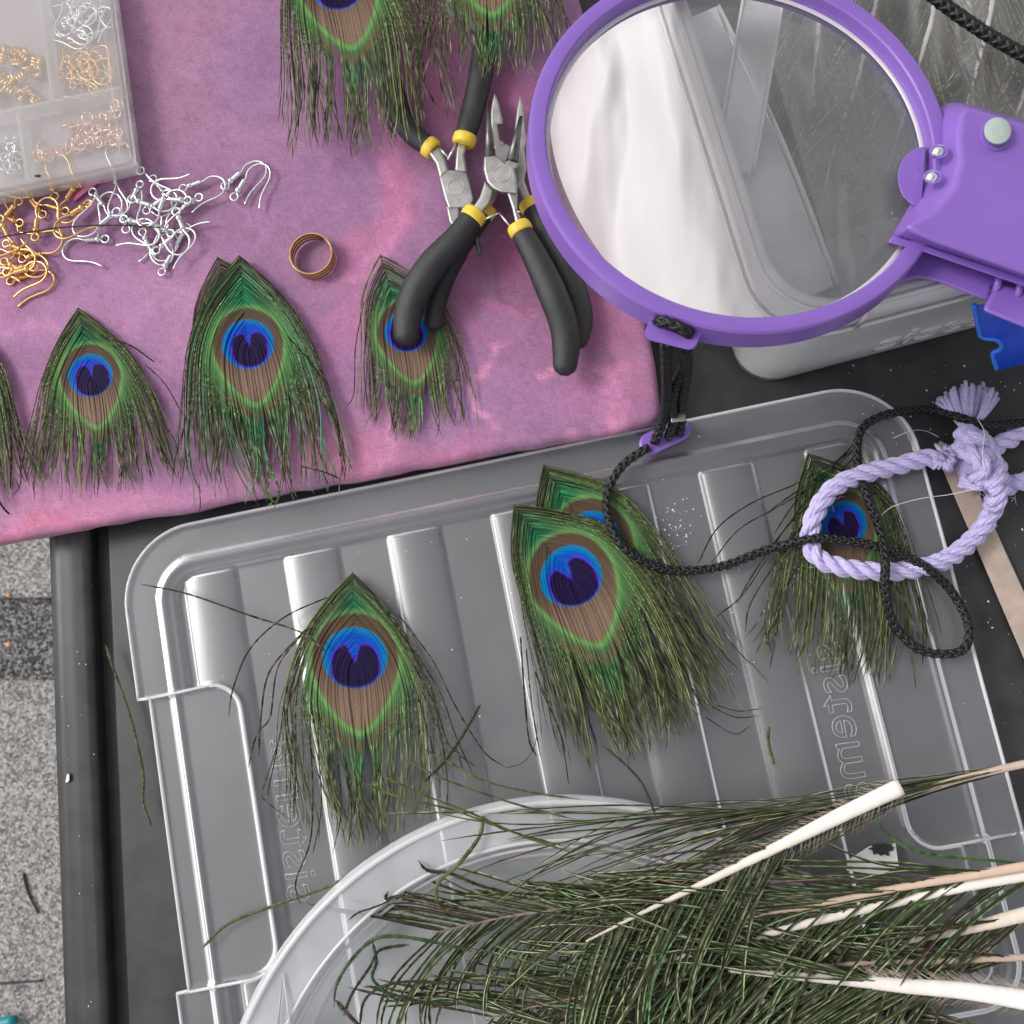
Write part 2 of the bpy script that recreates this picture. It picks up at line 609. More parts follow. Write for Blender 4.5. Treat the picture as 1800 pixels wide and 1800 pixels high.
# rim: rounded profile swept round the four sides
prof = [(0.0, -0.030), (0.0, -0.006), (0.0008, -0.001), (0.003, 0.0025), (0.0065, 0.004), (0.012, 0.0042), (0.0175, 0.0036), (0.0196, 0.002), (0.0202, -0.002), (0.0204, -0.008)]
m = MB()
corners = [(0, 0, 1, 1), (TW_, 0, -1, 1), (TW_, TL_, -1, -1), (0, TL_, 1, -1)]
v = []
for (a, b, sa, sb) in corners:
    for (d, z) in prof:
        v.append(tpt(a + sa * d, b + sb * d, z))
k = len(prof)
f = []
for i in range(4):
    j = (i + 1) % 4
    for q in range(k - 1):
        f.append((i * k + q, i * k + q + 1, j * k + q + 1, j * k + q))
m.add(v, f)
m.build('rim', M['black_plastic'], table)
m = MB()
c = tpt(TW_ / 2, TL_ / 2, -0.012)
m.box(c, TW_ - 0.002, TL_ - 0.002, 0.010, tu, -tv)
m.build('tray_floor', M['black_plastic'], table, smooth=False)
m = MB()
m.box(tpt(TW_ / 2, TL_ / 2, -0.0035), TW_ - 0.056, TL_ - 0.056, 0.007, tu, -tv)
m.build('top_panel', M['black_plastic'], table, smooth=False, bevel=0.0012)
for a in (0.08, TW_ - 0.08):
    for b in (0.08, TL_ - 0.08):
        m = MB()
        m.tube([tpt(a, b, -0.018), tpt(a, b, GZ + 0.012)], 0.014, 12)
        m.build('leg', M['dark_steel'], table)

# ------------------------------------------------------------------ cloth over a board
CZ = 0.022
BR = P(1170, 742, CZ)
BL = P(0, 953, CZ)
cu = (BL - BR) / np.linalg.norm(BL - BR)           # to the left
cv = np.array([cu[1], -cu[0], 0.0])
if cv[1] < 0:
    cv = -cv                                       # up the picture
CW, CH, CR = 0.46, 0.36, 0.0036
edge = np.array([0, 0.1, 0.3, 0.7, 1.2, 1.9, 2.8, 4.0, 5.2, 7.0]) / 1000
def axis(n, step):
    mid = np.arange(edge[-1] + step, n - edge[-1], step)
    return np.r_[edge, mid, (n - edge)[::-1]]
aw, ah = axis(CW, 0.00155), axis(CH, 0.00155)
A, B = np.meshgrid(aw, ah, indexing='ij')
a, b = A.ravel(), B.ravel()
def edist(a, b, R=0.006):
    dx = np.minimum(a, CW - a)
    dy = np.minimum(b, CH - b)
    d = np.minimum(dx, dy)
    cor = (dx < R) & (dy < R)
    d[cor] = R - np.hypot(R - dx[cor], R - dy[cor])
    return d
d = edist(a, b)
dd = np.clip(d, 0, CR)
z = CZ - (CR - np.sqrt(np.maximum(CR ** 2 - (CR - dd) ** 2, 0)))
ab = np.stack([a, b], 1) * 1000
z += (vnoise(ab, 55, 1) - 0.5) * 0.0016 + (vnoise(ab, 16, 2) - 0.5) * 0.0005
# soft folds near the free edges
z += 0.0008 * np.sin(ab[:, 0] * 0.09 + 3 * vnoise(ab, 40, 3)) * np.exp(-ab[:, 1] / 22)
wob = (vnoise(np.stack([ab[:, 0], 0 * ab[:, 0]], 1), 26, 4) - 0.5) * 0.0018 + (vnoise(np.stack([ab[:, 0], 0 * ab[:, 0]], 1), 9, 6) - 0.5) * 0.0009
bb = b + wob * np.exp(-ab[:, 1] / 12)
wob2 = (vnoise(np.stack([ab[:, 1], 0 * ab[:, 1] + 9], 1), 30, 5) - 0.5) * 0.003
aa = a + wob2 * np.exp(-ab[:, 0] / 12)
vt = BR + cu * aa[:, None] + cv * bb[:, None]
vt[:, 2] = z
# cloth colours laid out as patches, streaks and veins
q = to_px(vt)
qn = q + 46 * (np.stack([vnoise(q, 70, 21), vnoise(q, 70, 22)], 1) - 0.5) + 14 * (np.stack([vnoise(q, 17, 23), vnoise(q, 17, 24)], 1) - 0.5)
dye = np.tile(lin(152, 104, 154), (len(q), 1))
def blob(x, y, rx, ry, rgb, k=1.0, ang=0.0, soft=0.75):
    ca, sa = math.cos(ang), math.sin(ang)
    ux = (qn[:, 0] - x) * ca + (qn[:, 1] - y) * sa
    uy = -(qn[:, 0] - x) * sa + (qn[:, 1] - y) * ca
    r = np.hypot(ux / rx, uy / ry)
    wgt = (1 - sstep(1 - soft, 1 + soft * .4, r)) * k
    dye[:] = dye * (1 - wgt[:, None]) + lin(*rgb) * wgt[:, None]
for bl in ((330, 120, 280, 210, (160, 112, 154), .9), (440, 110, 90, 120, (138, 98, 158), .6), (330, 30, 90, 60, (164, 112, 150), .6),
           (480, 330, 130, 120, (156, 108, 156), .5), (620, 160, 90, 200, (150, 100, 156), .7), (330, 560, 170, 130, (186, 130, 180), .7), (120, 560, 170, 90, (182, 124, 176), .6),
           (60, 800, 160, 150, (190, 128, 182), .7), (230, 620, 60, 70, (160, 110, 170), .4), (560, 330, 70, 90, (150, 104, 165), .5),
           (690, 330, 42, 130, (196, 108, 164), .85), (640, 440, 110, 40, (194, 112, 166), .7, -.6), (760, 130, 70, 150, (166, 74, 136), .85), (720, 40, 70, 70, (172, 86, 150), .6),
           (900, 150, 60, 50, (186, 92, 154), .7), (930, 330, 80, 110, (150, 66, 122), .8), (900, 450, 60, 60, (164, 70, 132), .8), (800, 520, 70, 110, (176, 96, 152), .5),
           (860, 600, 70, 60, (176, 108, 164), .5), (770, 350, 28, 120, (142, 92, 152), .6), (940, 520, 60, 55, (134, 72, 116), .75), (985, 600, 90, 60, (156, 90, 142), .5),  # includes a darker patch left of the magnifier
           (1050, 560, 90, 60, (186, 96, 152), .6), (960, 680, 100, 70, (168, 108, 162), .7), (1080, 680, 90, 70, (190, 112, 168), .7), (1130, 640, 40, 80, (182, 110, 160), .5),
           (640, 560, 60, 70, (196, 110, 166), .6), (560, 640, 70, 80, (176, 106, 166), .5), (610, 790, 120, 60, (206, 122, 168), .8, -.2), (780, 800, 120, 40, (196, 108, 156), .6, -.2),
           (470, 560, 60, 60, (178, 100, 158), .5), (830, 700, 60, 80, (160, 110, 172), .6), (120, 910, 200, 50, (206, 128, 176), .8, -.15), (360, 870, 200, 40, (200, 126, 178), .6, -.15),
           (20, 480, 70, 60, (196, 118, 170), .6), (60, 930, 120, 16, (224, 120, 160), .6, -.19), (700, 250, 20, 60, (206, 128, 186), .5)):
    blob(*bl)
def vein(pts, wpx, rgb, k):
    p = smooth_path(pts, 60)
    dmin = np.full(len(q), 1e9)
    for s in p:
        dmin = np.minimum(dmin, np.hypot(qn[:, 0] - s[0], qn[:, 1] - s[1]))
    wgt = (1 - sstep(wpx * .35, wpx, dmin)) * k * (0.4 + 0.6 * sstep(.3, .65, vnoise(q, 14, 33)))
    dye[:] = dye * (1 - wgt[:, None]) + lin(*rgb) * wgt[:, None]
for vn in (([(872, 612), (846, 660), (850, 715), (880, 765)], 11, (222, 140, 190), .8), ([(1060, 640), (1085, 660), (1075, 700)], 20, (222, 140, 196), .7), ([(1085, 600), (1092, 640)], 12, (222, 140, 190), .7),
           ([(1010, 760), (1060, 745), (1100, 720)], 16, (224, 142, 190), .6), ([(640, 480), (700, 430), (690, 330), (672, 285)], 14, (214, 130, 186), .6), ([(820, 400), (830, 520), (930, 560)], 16, (190, 96, 152), .5),
           ([(930, 175), (860, 150), (800, 210)], 14, (196, 100, 166), .5), ([(965, 645), (945, 655)], 10, (232, 150, 200), .8), ([(380, 545), (460, 575), (540, 560)], 14, (206, 130, 186), .5), ([(880, 610), (950, 560), (1040, 570)], 9, (200, 120, 176), .5),
           ([(870, 460), (890, 540), (960, 560)], 10, (120, 66, 112), .5), ([(700, 735), (690, 790), (640, 830)], 12, (224, 142, 190), .6), ([(0, 585), (60, 560), (130, 590)], 14, (206, 138, 190), .5)):
    vein(*vn)
# a faint warmer line where the edge is folded
dye = dye * .76 + .24 * np.array([.40, .27, .38])
dye *= np.array([.89, .89, .80]) * (0.90 + 0.2 * vnoise(q, 6, 41) + 0.16 * (vnoise(q, 26, 42) - .5))[:, None]
m, t, N, L = newmat('dyed_cloth')
out = N.new('ShaderNodeOutputMaterial')
bs = N.new('ShaderNodeBsdfPrincipled')
bs.inputs['Roughness'].default_value = 0.88
bs.inputs['Specular IOR Level'].default_value = 0.2
bs.inputs['Sheen Weight'].default_value = 0.12
L.new(bs.outputs[0], out.inputs[0])
at = N.new('ShaderNodeVertexColor')
at.layer_name = 'Col'
tc = N.new('ShaderNodeTexCoord')
nz = N.new('ShaderNodeTexNoise')
nz.inputs['Scale'].default_value = 900
nz.inputs['Detail'].default_value = 5
L.new(tc.outputs['Object'], nz.inputs['Vector'])
# threads: two stretched noises, one along each way of the weave
ths = []
for sc in ((260, 2600, 1), (2600, 260, 1)):
    mp = N.new('ShaderNodeMapping')
    mp.inputs['Scale'].default_value = sc
    mp.inputs['Rotation'].default_value = (0, 0, math.atan2(cu[1], -cu[0]) * -1)
    L.new(tc.outputs['Object'], mp.inputs['Vector'])
    n1 = N.new('ShaderNodeTexNoise')
    n1.inputs['Scale'].default_value = 1
    n1.inputs['Detail'].default_value = 2
    L.new(mp.outputs[0], n1.inputs['Vector'])
    ths.append(n1)
ad = N.new('ShaderNodeMath')
ad.operation = 'ADD'
L.new(ths[0].outputs['Fac'], ad.inputs[0])
L.new(ths[1].outputs['Fac'], ad.inputs[1])
ad2 = N.new('ShaderNodeMath')
ad2.operation = 'ADD'
L.new(ad.outputs[0], ad2.inputs[0])
L.new(nz.outputs['Fac'], ad2.inputs[1])
mr = N.new('ShaderNodeMapRange')
mr.inputs['From Min'].default_value = 1.1
mr.inputs['From Max'].default_value = 1.9
mr.inputs['To Min'].default_value = 0.80
mr.inputs['To Max'].default_value = 1.20
L.new(ad2.outputs[0], mr.inputs['Value'])
mx = N.new('ShaderNodeMix')
mx.data_type = 'RGBA'
mx.blend_type = 'MULTIPLY'
mx.inputs['Factor'].default_value = 1
L.new(at.outputs[0], mx.inputs['A'])
L.new(mr.outputs[0], mx.inputs['B'])
L.new(mx.outputs['Result'], bs.inputs['Base Color'])
bp = N.new('ShaderNodeBump')
bp.inputs['Strength'].default_value = 0.35
bp.inputs['Distance'].default_value = 0.0003
L.new(ad2.outputs[0], bp.inputs['Height'])
L.new(bp.outputs[0], bs.inputs['Normal'])
M['cloth'] = m
mb = MB()
nA, nB = len(aw), len(ah)
mb.grid(vt, nA, nB, dye * CLOTH_GAIN if 'CLOTH_GAIN' in globals() else dye)
# sides down to the table
ring = [i * nB for i in range(nA)] + [(nA - 1) * nB + j for j in range(1, nB)] + [i * nB + nB - 1 for i in range(nA - 2, -1, -1)] + [j for j in range(nB - 2, 0, -1)]
rv = vt[ring].copy()
low = rv.copy()
low[:, 2] = 0.0045
cen = vt.mean(0)
low[:, :2] += (cen[:2] - low[:, :2]) * 0.012
mb.add(np.vstack([rv, low]), [(i, (i + 1) % len(ring), (i + 1) % len(ring) + len(ring), i + len(ring)) for i in range(len(ring))], np.vstack([dye[ring], dye[ring]]))
mb.add([BR + cu * x + cv * y + np.array([0, 0, 0.0046 - CZ]) for x, y in ((.004, .004), (CW - .004, .004), (CW - .004, CH - .004), (.004, CH - .004))], [(0, 1, 2, 3)])
cloth = tag(mb.build('dyed_cloth', M['cloth'], colors=True, fix=False), 'pink and purple batik cloth stretched over a flat board on the table', 'cloth')

# ------------------------------------------------------------------ upturned clear lid
LZ = 0.012
a0, a1 = P(201, 941, LZ), P(1588, 675, LZ)
lu = a1 - a0
LW = np.linalg.norm(lu)
lu /= LW
rot = math.radians(0.9)                               # share the small mismatch between both edges
lu = np.array([lu[0] * math.cos(rot) - lu[1] * math.sin(rot), lu[0] * math.sin(rot) + lu[1] * math.cos(rot), 0])
lv = np.array([lu[1], -lu[0], 0])
L0 = a0 + lv * 0.001
LL = 0.268
step = 0.00085
gu = np.arange(0, LW + step, step)
gv = np.arange(0, LL + step, step)
U, V = np.meshgrid(gu, gv, indexing='ij')
u_, v_ = U.ravel(), V.ravel()
def rrect(u, v, x0, x1, y0, y1, R):
    """inside distance (positive) to a rounded rectangle"""
    cx, cy = (x0 + x1) / 2, (y0 + y1) / 2
    qx = np.abs(u - cx) - (x1 - x0) / 2 + R
    qy = np.abs(v - cy) - (y1 - y0) / 2 + R
    return -(np.hypot(np.maximum(qx, 0), np.maximum(qy, 0)) + np.minimum(np.maximum(qx, qy), 0) - R)
d = rrect(u_, v_, 0, LW, 0, LL, 0.033) * 1000
mmz = np.zeros(len(d))
def prof_(x, pts):
    return np.interp(x, [p[0] for p in pts], [p[1] for p in pts])
# rim: lip, gutter, raised shoulder, small groove (mm)
top = prof_(d, [(0, 10.5), (0.5, 11.6), (1.4, 11.6), (2.2, 10.0), (9, 9.4), (13.6, 9.0), (15.3, 11.9), (16.3, 12.6), (18.4, 12.5), (19.2, 11.4), (22.0, 11.0), (22.9, 8.6), (24.0, 8.2)])
# ribs: rounded raised bands running down the lid
per = 45.6
uu = u_ * 1000 - 26.5
ph = np.mod(uu, per)
band = np.clip(1 - ((ph - 11.6) / 11.6) ** 2, 0, 1)
ribh = 2.4 * np.sqrt(band) + 0.5 * (band > 0)
inside = sstep(23.0, 24.2, d)
nrib = np.floor(uu / per)
ribh *= ((nrib >= 0) & (nrib <= 6))
top = top + ribh * inside
# side latches: a flap outlined by a bead, its outer edge set back
keep = np.ones(len(d), bool)
for s in (0, 1):
    ul = u_ * 1000 if s == 0 else (LW - u_) * 1000
    vl = v_ * 1000
    v0, v1 = (71.5, 191.0) if s == 0 else (36.0, 191.0)
    fl = rrect(ul, vl, -30, 44.5, v0, v1, 12.0)
    infl = (fl > 0) & (ul > 0)
    top = np.where(infl, np.where(ul < 15.6, np.minimum(top, 9.6) + 0.4, prof_(ul, [(0, 9.8), (14, 9.8), (16.5, 12.2), (18, 12.3), (19, 11.3), (60, 11.0)])), top)
    bead = np.exp(-((fl - 0.2) / 0.75) ** 2) * (ul > 3) * (ul < 46)
    top = top + 1.5 * bead
    if s == 0:
        keep &= ~((ul < 5.0) & (vl > v0) & (vl < v1))
vt = L0 + lu * u_[:, None] + lv * v_[:, None]
vt[:, 2] = top / 1000
okv = (d > 0.0) & keep
nU, nV = len(gu), len(gv)
idx = -np.ones(len(d), int)
# pull the outline vertices exactly onto the rounded edge
idx[okv] = np.arange(okv.sum())
ii = np.arange(len(d)).reshape(nU, nV)
qa, qb, qc, qd = ii[:-1, :-1].ravel(), ii[1:, :-1].ravel(), ii[1:, 1:].ravel(), ii[:-1, 1:].ravel()
okf = okv[qa] & okv[qb] & okv[qc] & okv[qd]
faces = np.stack([idx[qa], idx[qb], idx[qc], idx[qd]], 1)[okf]
mb = MB()
mb.add(vt[okv], faces.tolist())
lid = thing('container_cover', 'clear ribbed plastic storage box lid lying upside down on the black table', 'lid', tuple(L0 * np.array([1, 1, 0])))
lp = mb.build('lid_panel', M['lid_plastic'], lid, fix=False)
# rounded outer lip as a rod of clear plastic round the outline, and the notch edges
def lidp(u, v, z):
    return L0 * np.array([1, 1, 0]) + lu * u + lv * v + np.array([0, 0, z])
def arc(cx, cy, r, t0, t1, n=14):
    return [(cx + r * math.cos(t), cy + r * math.sin(t)) for t in np.linspace(t0, t1, n)]
R = 0.033
def lip(pts, z=0.0108, r=0.0009, name='lip', mat='emboss'):
    p = np.array([lidp(x, y, z) for x, y in pts])
    mm = MB()
    mm.tube(p, r, 7)
    return mm.build(name, M[mat], lid)
e = 0.0006
lip([(e, 0.0715)] + [(e, y) for y in np.linspace(0.068, R, 6)] + arc(R, R, R - e, PI, 1.5 * PI) + [(x, e) for x in np.linspace(R + .01, LW - R - .01, 12)] + arc(LW - R, R, R - e, 1.5 * PI, 2 * PI) + [(LW - e, y) for y in np.linspace(R + .004, 0.191, 8)], r=0.00075)
lip([(e, 0.191), (e, LL - R)] + arc(R, LL - R, R - e, PI, .5 * PI) + [(R + .01, LL - e), (LW - R - .01, LL - e)] + arc(LW - R, LL - R, R - e, .5 * PI, 0) + [(LW - e, 0.191)], r=0.00075)
for s in (0, 1):
    X = (lambda x: x) if s == 0 else (lambda x: LW - x)
    pts = [(X(.0055), .0715 + .001), (X(.0055), .191 - .001)]
    if s == 0:
      lip([(X(.0003), .0712), (X(.0055), .0716)] + [(X(.0056), y) for y in np.linspace(.074, .189, 8)] + [(X(.0055), .191), (X(.0003), .1912)], r=0.0008)
    lv0 = .0716 if s == 0 else .036
    lip([(X(.006), lv0), (X(.0325), lv0)] + [(X(a), b) for a, b in arc(.0325, lv0 + .012, .012, 1.5 * PI, 2 * PI)] + [(X(.0445), y) for y in np.linspace(lv0 + .019, .172, 6)] + [(X(a), b) for a, b in arc(.0325, .179, .012, 0, .5 * PI)] + [(X(.006), .191)], z=0.0127, r=0.0007, name='latch_bead')

def text_outline(body, size, depth):
    """outline strokes of lettering as one mesh: verts in the text plane, faces"""
    c = bpy.data.curves.new('lettering', 'FONT')
    c.body = body
    c.size = size
    c.space_character = 1.02
    c.fill_mode = 'NONE'
    c.bevel_depth = depth
    c.bevel_resolution = 1
    c.resolution_u = 4
    o = bpy.data.objects.new('lettering', c)
    COL.objects.link(o)
    dg = bpy.context.evaluated_depsgraph_get()
    me = o.evaluated_get(dg).to_mesh()
    v = np.array([x.co[:] for x in me.vertices])
    f = [tuple(p.vertices) for p in me.polygons]
    o.evaluated_get(dg).to_mesh_clear()
    bpy.data.objects.remove(o)
    bpy.data.curves.remove(c)
    return v, f
tv_, tf_ = text_outline('sistema', 0.0205, 0.00017)
tw = tv_[:, 0].max() - tv_[:, 0].min()
xs = (tv_[:, 0] - tv_[:, 0].min()) / tw                # 0..1 along the word
def put_text(p0, p1, upward, z):
    """baseline from p0 (first letter) to p1; 'upward' the px direction of the letters' tops"""
    w0, w1 = P(*p0, z), P(*p1, z)
    ax = w1 - w0
    ln = np.linalg.norm(ax)
    ax /= ln
    up = P(p0[0] + upward[0], p0[1] + upward[1], z) - w0
    up -= ax * (up @ ax)
    up /= np.linalg.norm(up)
    mm = MB()
    mm.add(w0 + ax * (xs * ln)[:, None] + up * tv_[:, 1][:, None] * 1.0 + np.array([0, 0, 1.0]) * tv_[:, 2][:, None], tf_)
    o = mm.build('embossed_lettering', M['letter'], lid)
    o['label'] = 'thin embossed outline lettering, mirrored'
    return o
put_text((507, 1588), (474, 1302), (60, -12), 0.0084)
put_text((1474, 1128), (1531, 1412), (-60, 14), 0.0084)

# ------------------------------------------------------------------ cut peacock eye feathers
HEART = np.array([0.011, 0.005, 0.040])
VIOLET = np.array([0.085, 0.012, 0.50])
BLUE = np.array([0.0, 0.060, 0.44])
TEAL = np.array([0.0, 0.165, 0.35])
BRONZE = np.array([0.120, 0.076, 0.046])
BRONZE_LOW = np.array([0.215, 0.140, 0.098])
RING = np.array([0.16, 0.30, 0.09])
GREEN = np.array([0.070, 0.185, 0.060])
EMERALD = np.array([0.015, 0.155, 0.065])
OLIVE = np.array([0.086, 0.088, 0.046])
BROWN = np.array([0.088, 0.066, 0.050])
YGREEN = np.array([0.17, 0.25, 0.055])

def mixc(c, d, w):
    return c * (1 - w[:, None]) + d * w[:, None]

def eye_color(x, y, teal=0.5, dark=0.0, r_=None, green=1.0, var=(1.0, 0.0, 0.0)):
    """plumage colour at (x, y) in units of the blue disc's radius, y down from its centre"""
    n = len(x)
    lowt = (np.abs(x / 1.32) ** 1.5 + np.abs((y - 0.12) / 2.08) ** 1.5) ** (1 / 1.5)
    t = np.where(y < 0.12, np.hypot(x / 1.32, (y - 0.12) / 1.48), lowt)
    col = np.tile(OLIVE, (n, 1))
    brown = sstep(.35, .75, r_.random(n)) if r_ is not None else np.zeros(n)
    col = mixc(col, np.tile(BROWN, (n, 1)), brown * .7)
    g = np.exp(-np.maximum(t - 1.1, 0) / 0.46) * green
    col = mixc(col, np.tile(GREEN, (n, 1)), np.clip(g, 0, 1))
    em = sstep(-1.0, -1.6, y) * np.exp(-(x / 0.62) ** 2) * sstep(-3.2, -2.2, y) * green
    col = mixc(col, np.tile(EMERALD, (n, 1)), np.clip(em * 1.1, 0, 1))
    tail = sstep(2.1, 2.7, y) * np.exp(-(x / 0.38) ** 2) * sstep(4.4, 2.8, y) * green
    col = mixc(col, np.tile(EMERALD * 0.8, (n, 1)), np.clip(tail * .9, 0, 1))
    # brown patch just below the eye
    bp = np.exp(-(((t - 1.28) / .11) ** 2)) * sstep(1.2, 2.2, y)
    col = mixc(col, np.tile(BRONZE * 1.1, (n, 1)), np.clip(bp * .8, 0, 1))
    ring = np.exp(-((t - 1.065) / 0.055) ** 2)
    col = mixc(col, np.tile(RING, (n, 1)), np.clip(ring * (0.6 + 0.4 * sstep(-1, 1.5, y)), 0, 1))
    br = BRONZE * .72 + (BRONZE_LOW - BRONZE * .72) * sstep(-0.3, 1.7, y)[:, None]
    col = mixc(col, br, sstep(1.03, 0.985, t))
    tb = np.hypot(x, y / 0.95)
    blue = BLUE + (TEAL - BLUE) * np.clip(sstep(0.70, 1.0, tb) * 0.95 + teal * 0.35 - .1, 0, 1)[:, None]
    col = mixc(col, blue, sstep(1.03, 0.97, tb))
    hx, hy = (x - var[1]) / var[0], (y - var[2]) / var[0]
    h1 = np.hypot((np.abs(hx) - 0.31) / 0.40, (hy - 0.13) / 0.60)
    h2 = np.hypot(hx / 0.70, (hy - 0.26) / 0.62)
    h = np.minimum(h1, h2)
    notch = np.abs(hx + .06 * hy) - (0.40 + 2.0 * var[1]) * np.clip(-hy + 0.06, -1, 1.0)
    h = np.maximum(h, 1.0 - notch * 2.6)
    col = mixc(col, np.tile(VIOLET, (n, 1)), sstep(1.14, 1.03, h) * sstep(1.02, 0.9, tb))
    col = mixc(col, np.tile(HEART, (n, 1)), sstep(1.03, 0.96, h) * sstep(1.02, 0.9, tb))
    return col * (1 - dark)

def feather(label, axis, eye, r, W, z0, seed=0, N=92, group=None, conv=0.25, end=1.0, loose=1.0, teal=0.4, wl=1.0, wr=1.0, green=1.0, dark=0.0, strays=(), spread=.6, glint=None, k=1.05, lift=0.002, gap=0.0, thick=1.0, parts=None):
    g = np.random.default_rng(100 + seed)
    ax = smooth_path(axis, 240)
    sl = np.r_[0, np.cumsum(np.linalg.norm(np.diff(ax, axis=0), axis=1))]
    Ltot = sl[-1]
    tn = np.gradient(ax, axis=0)
    tn /= np.linalg.norm(tn, axis=1)[:, None]
    for _ in range(30):
        tn[1:-1] = (tn[:-2] + tn[1:-1] * 2 + tn[2:]) / 4
    nr = np.stack([-tn[:, 1], tn[:, 0]], 1)            # points to the picture's left when the axis runs down
    E = sl[np.argmin(np.hypot(ax[:, 0] - eye[0], ax[:, 1] - eye[1]))]
    def place(u, v):
        vv = np.clip(v, 0, Ltot)
        px = np.interp(vv, sl, ax[:, 0]) + u * np.interp(vv, sl, nr[:, 0]) + (v - vv) * tn[-1, 0]
        py = np.interp(vv, sl, ax[:, 1]) + u * np.interp(vv, sl, nr[:, 1]) + (v - vv) * tn[-1, 1]
        return np.stack([px, py], 1)
    at0 = P(axis[0][0], axis[0][1], z0)
    root = thing('peacock_feather', label, 'feather', tuple(at0), group)
    Smax = E + 0.35 * r
    hv = (g.uniform(.90, 1.05), g.normal(0, .035), g.normal(0, .05))
    mb, lo = MB(), MB()
    for side in (1, -1):
        wside = W * (wl if side == 1 else wr)
        ncl = 11
        clump_c = g.normal(0, 1, ncl + 1) * 5 * loose
        clump_p = g.random(ncl + 1) * 9
        for i in range(N):
            q = (i + g.random() * .8) / N
            s = Smax * q
            w_ = wside * (1 - q) ** 1.12 + 0.6
            outer = w_ / wside
            v1 = Ltot * end * (0.80 + 0.20 * g.random()) * (1 - 0.16 * outer * g.random())
            if g.random() < gap * outer:
                continue
            if v1 < s + 30:
                continue
            lo_, hi_ = max(s, E - 1.8 * r), min(E + 2.5 * r, v1)
            v = np.unique(np.r_[np.linspace(s, v1, 34), np.linspace(lo_, hi_, 66) if hi_ > lo_ else []])
            u = w_ * (.7 * np.tanh((v - s) * k / w_) + .3 * (1 - np.exp(-(v - s) * k / w_)))
            fr = np.clip((v - (E + 1.3 * r)) / max(Ltot - E - 1.3 * r, 1), 0, 1.3)
            u = u * (1 - conv * fr * (1 - 0.45 * outer))
            ci = min(int(q * ncl), ncl - 1)
            u = u + loose * (fr ** 1.6) * (clump_c[ci] * 2.2 + 8 * np.sin(v / 46 + clump_p[ci]) + g.normal(0, 6.5) + 5 * np.sin(v / 22 + g.random() * 6) * fr)
            if outer > .62:
                u = u + spread * (outer - .62) / .38 * g.random() * 62 * np.clip((v - E + .4 * r) / (Ltot - E), 0, 1) ** 1.3
            uu = side * u
            x, y = uu / r, (v - E) / r + g.normal(0, .006)
            base = eye_color(x, y, teal, dark, g, green, hv)
            t = np.where(y < .12, np.hypot(x / 1.32, (y - .12) / 1.48), (np.abs(x / 1.32) ** 1.5 + np.abs((y - .12) / 2.08) ** 1.5) ** (1 / 1.5))
            free = np.maximum(sstep(1.12, 1.55, t), sstep(.70, .93, outer + g.normal(0, .03)))
            chev = sstep(-1.0, -1.7, y)
            base = mixc(base, np.tile(OLIVE * .7, (len(v), 1)), sstep(.66, .95, outer) * np.ones(len(v)) * .85)
            sp = 1 + free * (g.choice([-0.75, -0.4, 0.0, 0.5, 1.7], len(v), p=[.2, .26, .28, .16, .10]))  # barbule sparkle painted at random into the loose barbs' colour
            gl = g.random() < 0.28
            rb = g.random()
            base = base * (sp * (1 + (rb - .5) * (.08 + .5 * free)) * (1 - chev * .55 * (g.random() < .45)))[:, None]
            if gl:
                base = mixc(base, np.tile(glint if glint is not None else YGREEN * (1.2 if green > .6 else .5), (len(v), 1)), free * (0.45 if glint is None else .8) * g.random())
            fine = 1 - 0.10 * (i % 2) * (t < 1.1) * (y > .2)
            base = base * fine[:, None]
            den = 0.95 * max(wside / N, 0.8)
            hw = den * (1 - free) + free * (0.55 + 0.40 * g.random()) * thick * (0.7 + 0.6 * g.random(len(v)))
            hw = hw * np.clip((v1 - v) / 16 + 0.25, 0.25, 1)
            zz = z0 + 0.0006 + g.random() * 0.0007 + lift * np.sin(np.clip((v - s) / (v1 - s), 0, 1) * PI) * (0.4 + g.random() * .6) * (0.3 + .7 * outer)
            pxy = place(uu, v)
            cut = int(np.searchsorted(v, E + 2.6 * r))
            tilt = g.normal(0, 0.5) * (0.06 + free)
            (mb if True else lo).ribbon(pxy, zz, hw, base, tilt)
    vane = mb.build('barbs', M['feather'], root, smooth=False, colors=True, fix=False, kind='stuff')
    # shaft
    vs = np.linspace(0, E - .2 * r, 60)
    pp = place(0 * vs, vs)
    rad = np.linspace(0.00026, 0.00005, 60)
    mq = MB()
    xq, yq = 0 * vs, (vs - E) / r
    cq = eye_color(xq + .01, yq, teal, 0, g) * 0.45 + 0.01
    mq.tube(PP(pp, z0 + 0.0010), rad, 5, col=cq)
    mq.build('shaft', M['feather'], root, colors=True)
    for st in strays:
        pts, w0, c0 = st[:3]
        zs = st[3] if len(st) > 3 else z0 + 0.002
        n = max(14, int(len(pts) * 12))
        p2 = smooth_path(pts, n)
        cc = np.tile(c0 * np.array([1.05, .92, 1.0]), (n, 1)) * (.9 + g.choice([-0.6, -0.2, .2, 1.4], n, p=[.3, .3, .25, .15]))[:, None]
        ms = MB()
        ms.ribbon(p2, zs + 0.001 * np.sin(np.linspace(0, PI, n)), .68 * w0 * (0.7 + 0.6 * g.random(n)) * np.clip(np.linspace(n / 5, .3, n), .3, 1), cc, 0.4)
        ms.build('stray_barb', M['feather'], root, smooth=False, colors=True, fix=False)
    return root

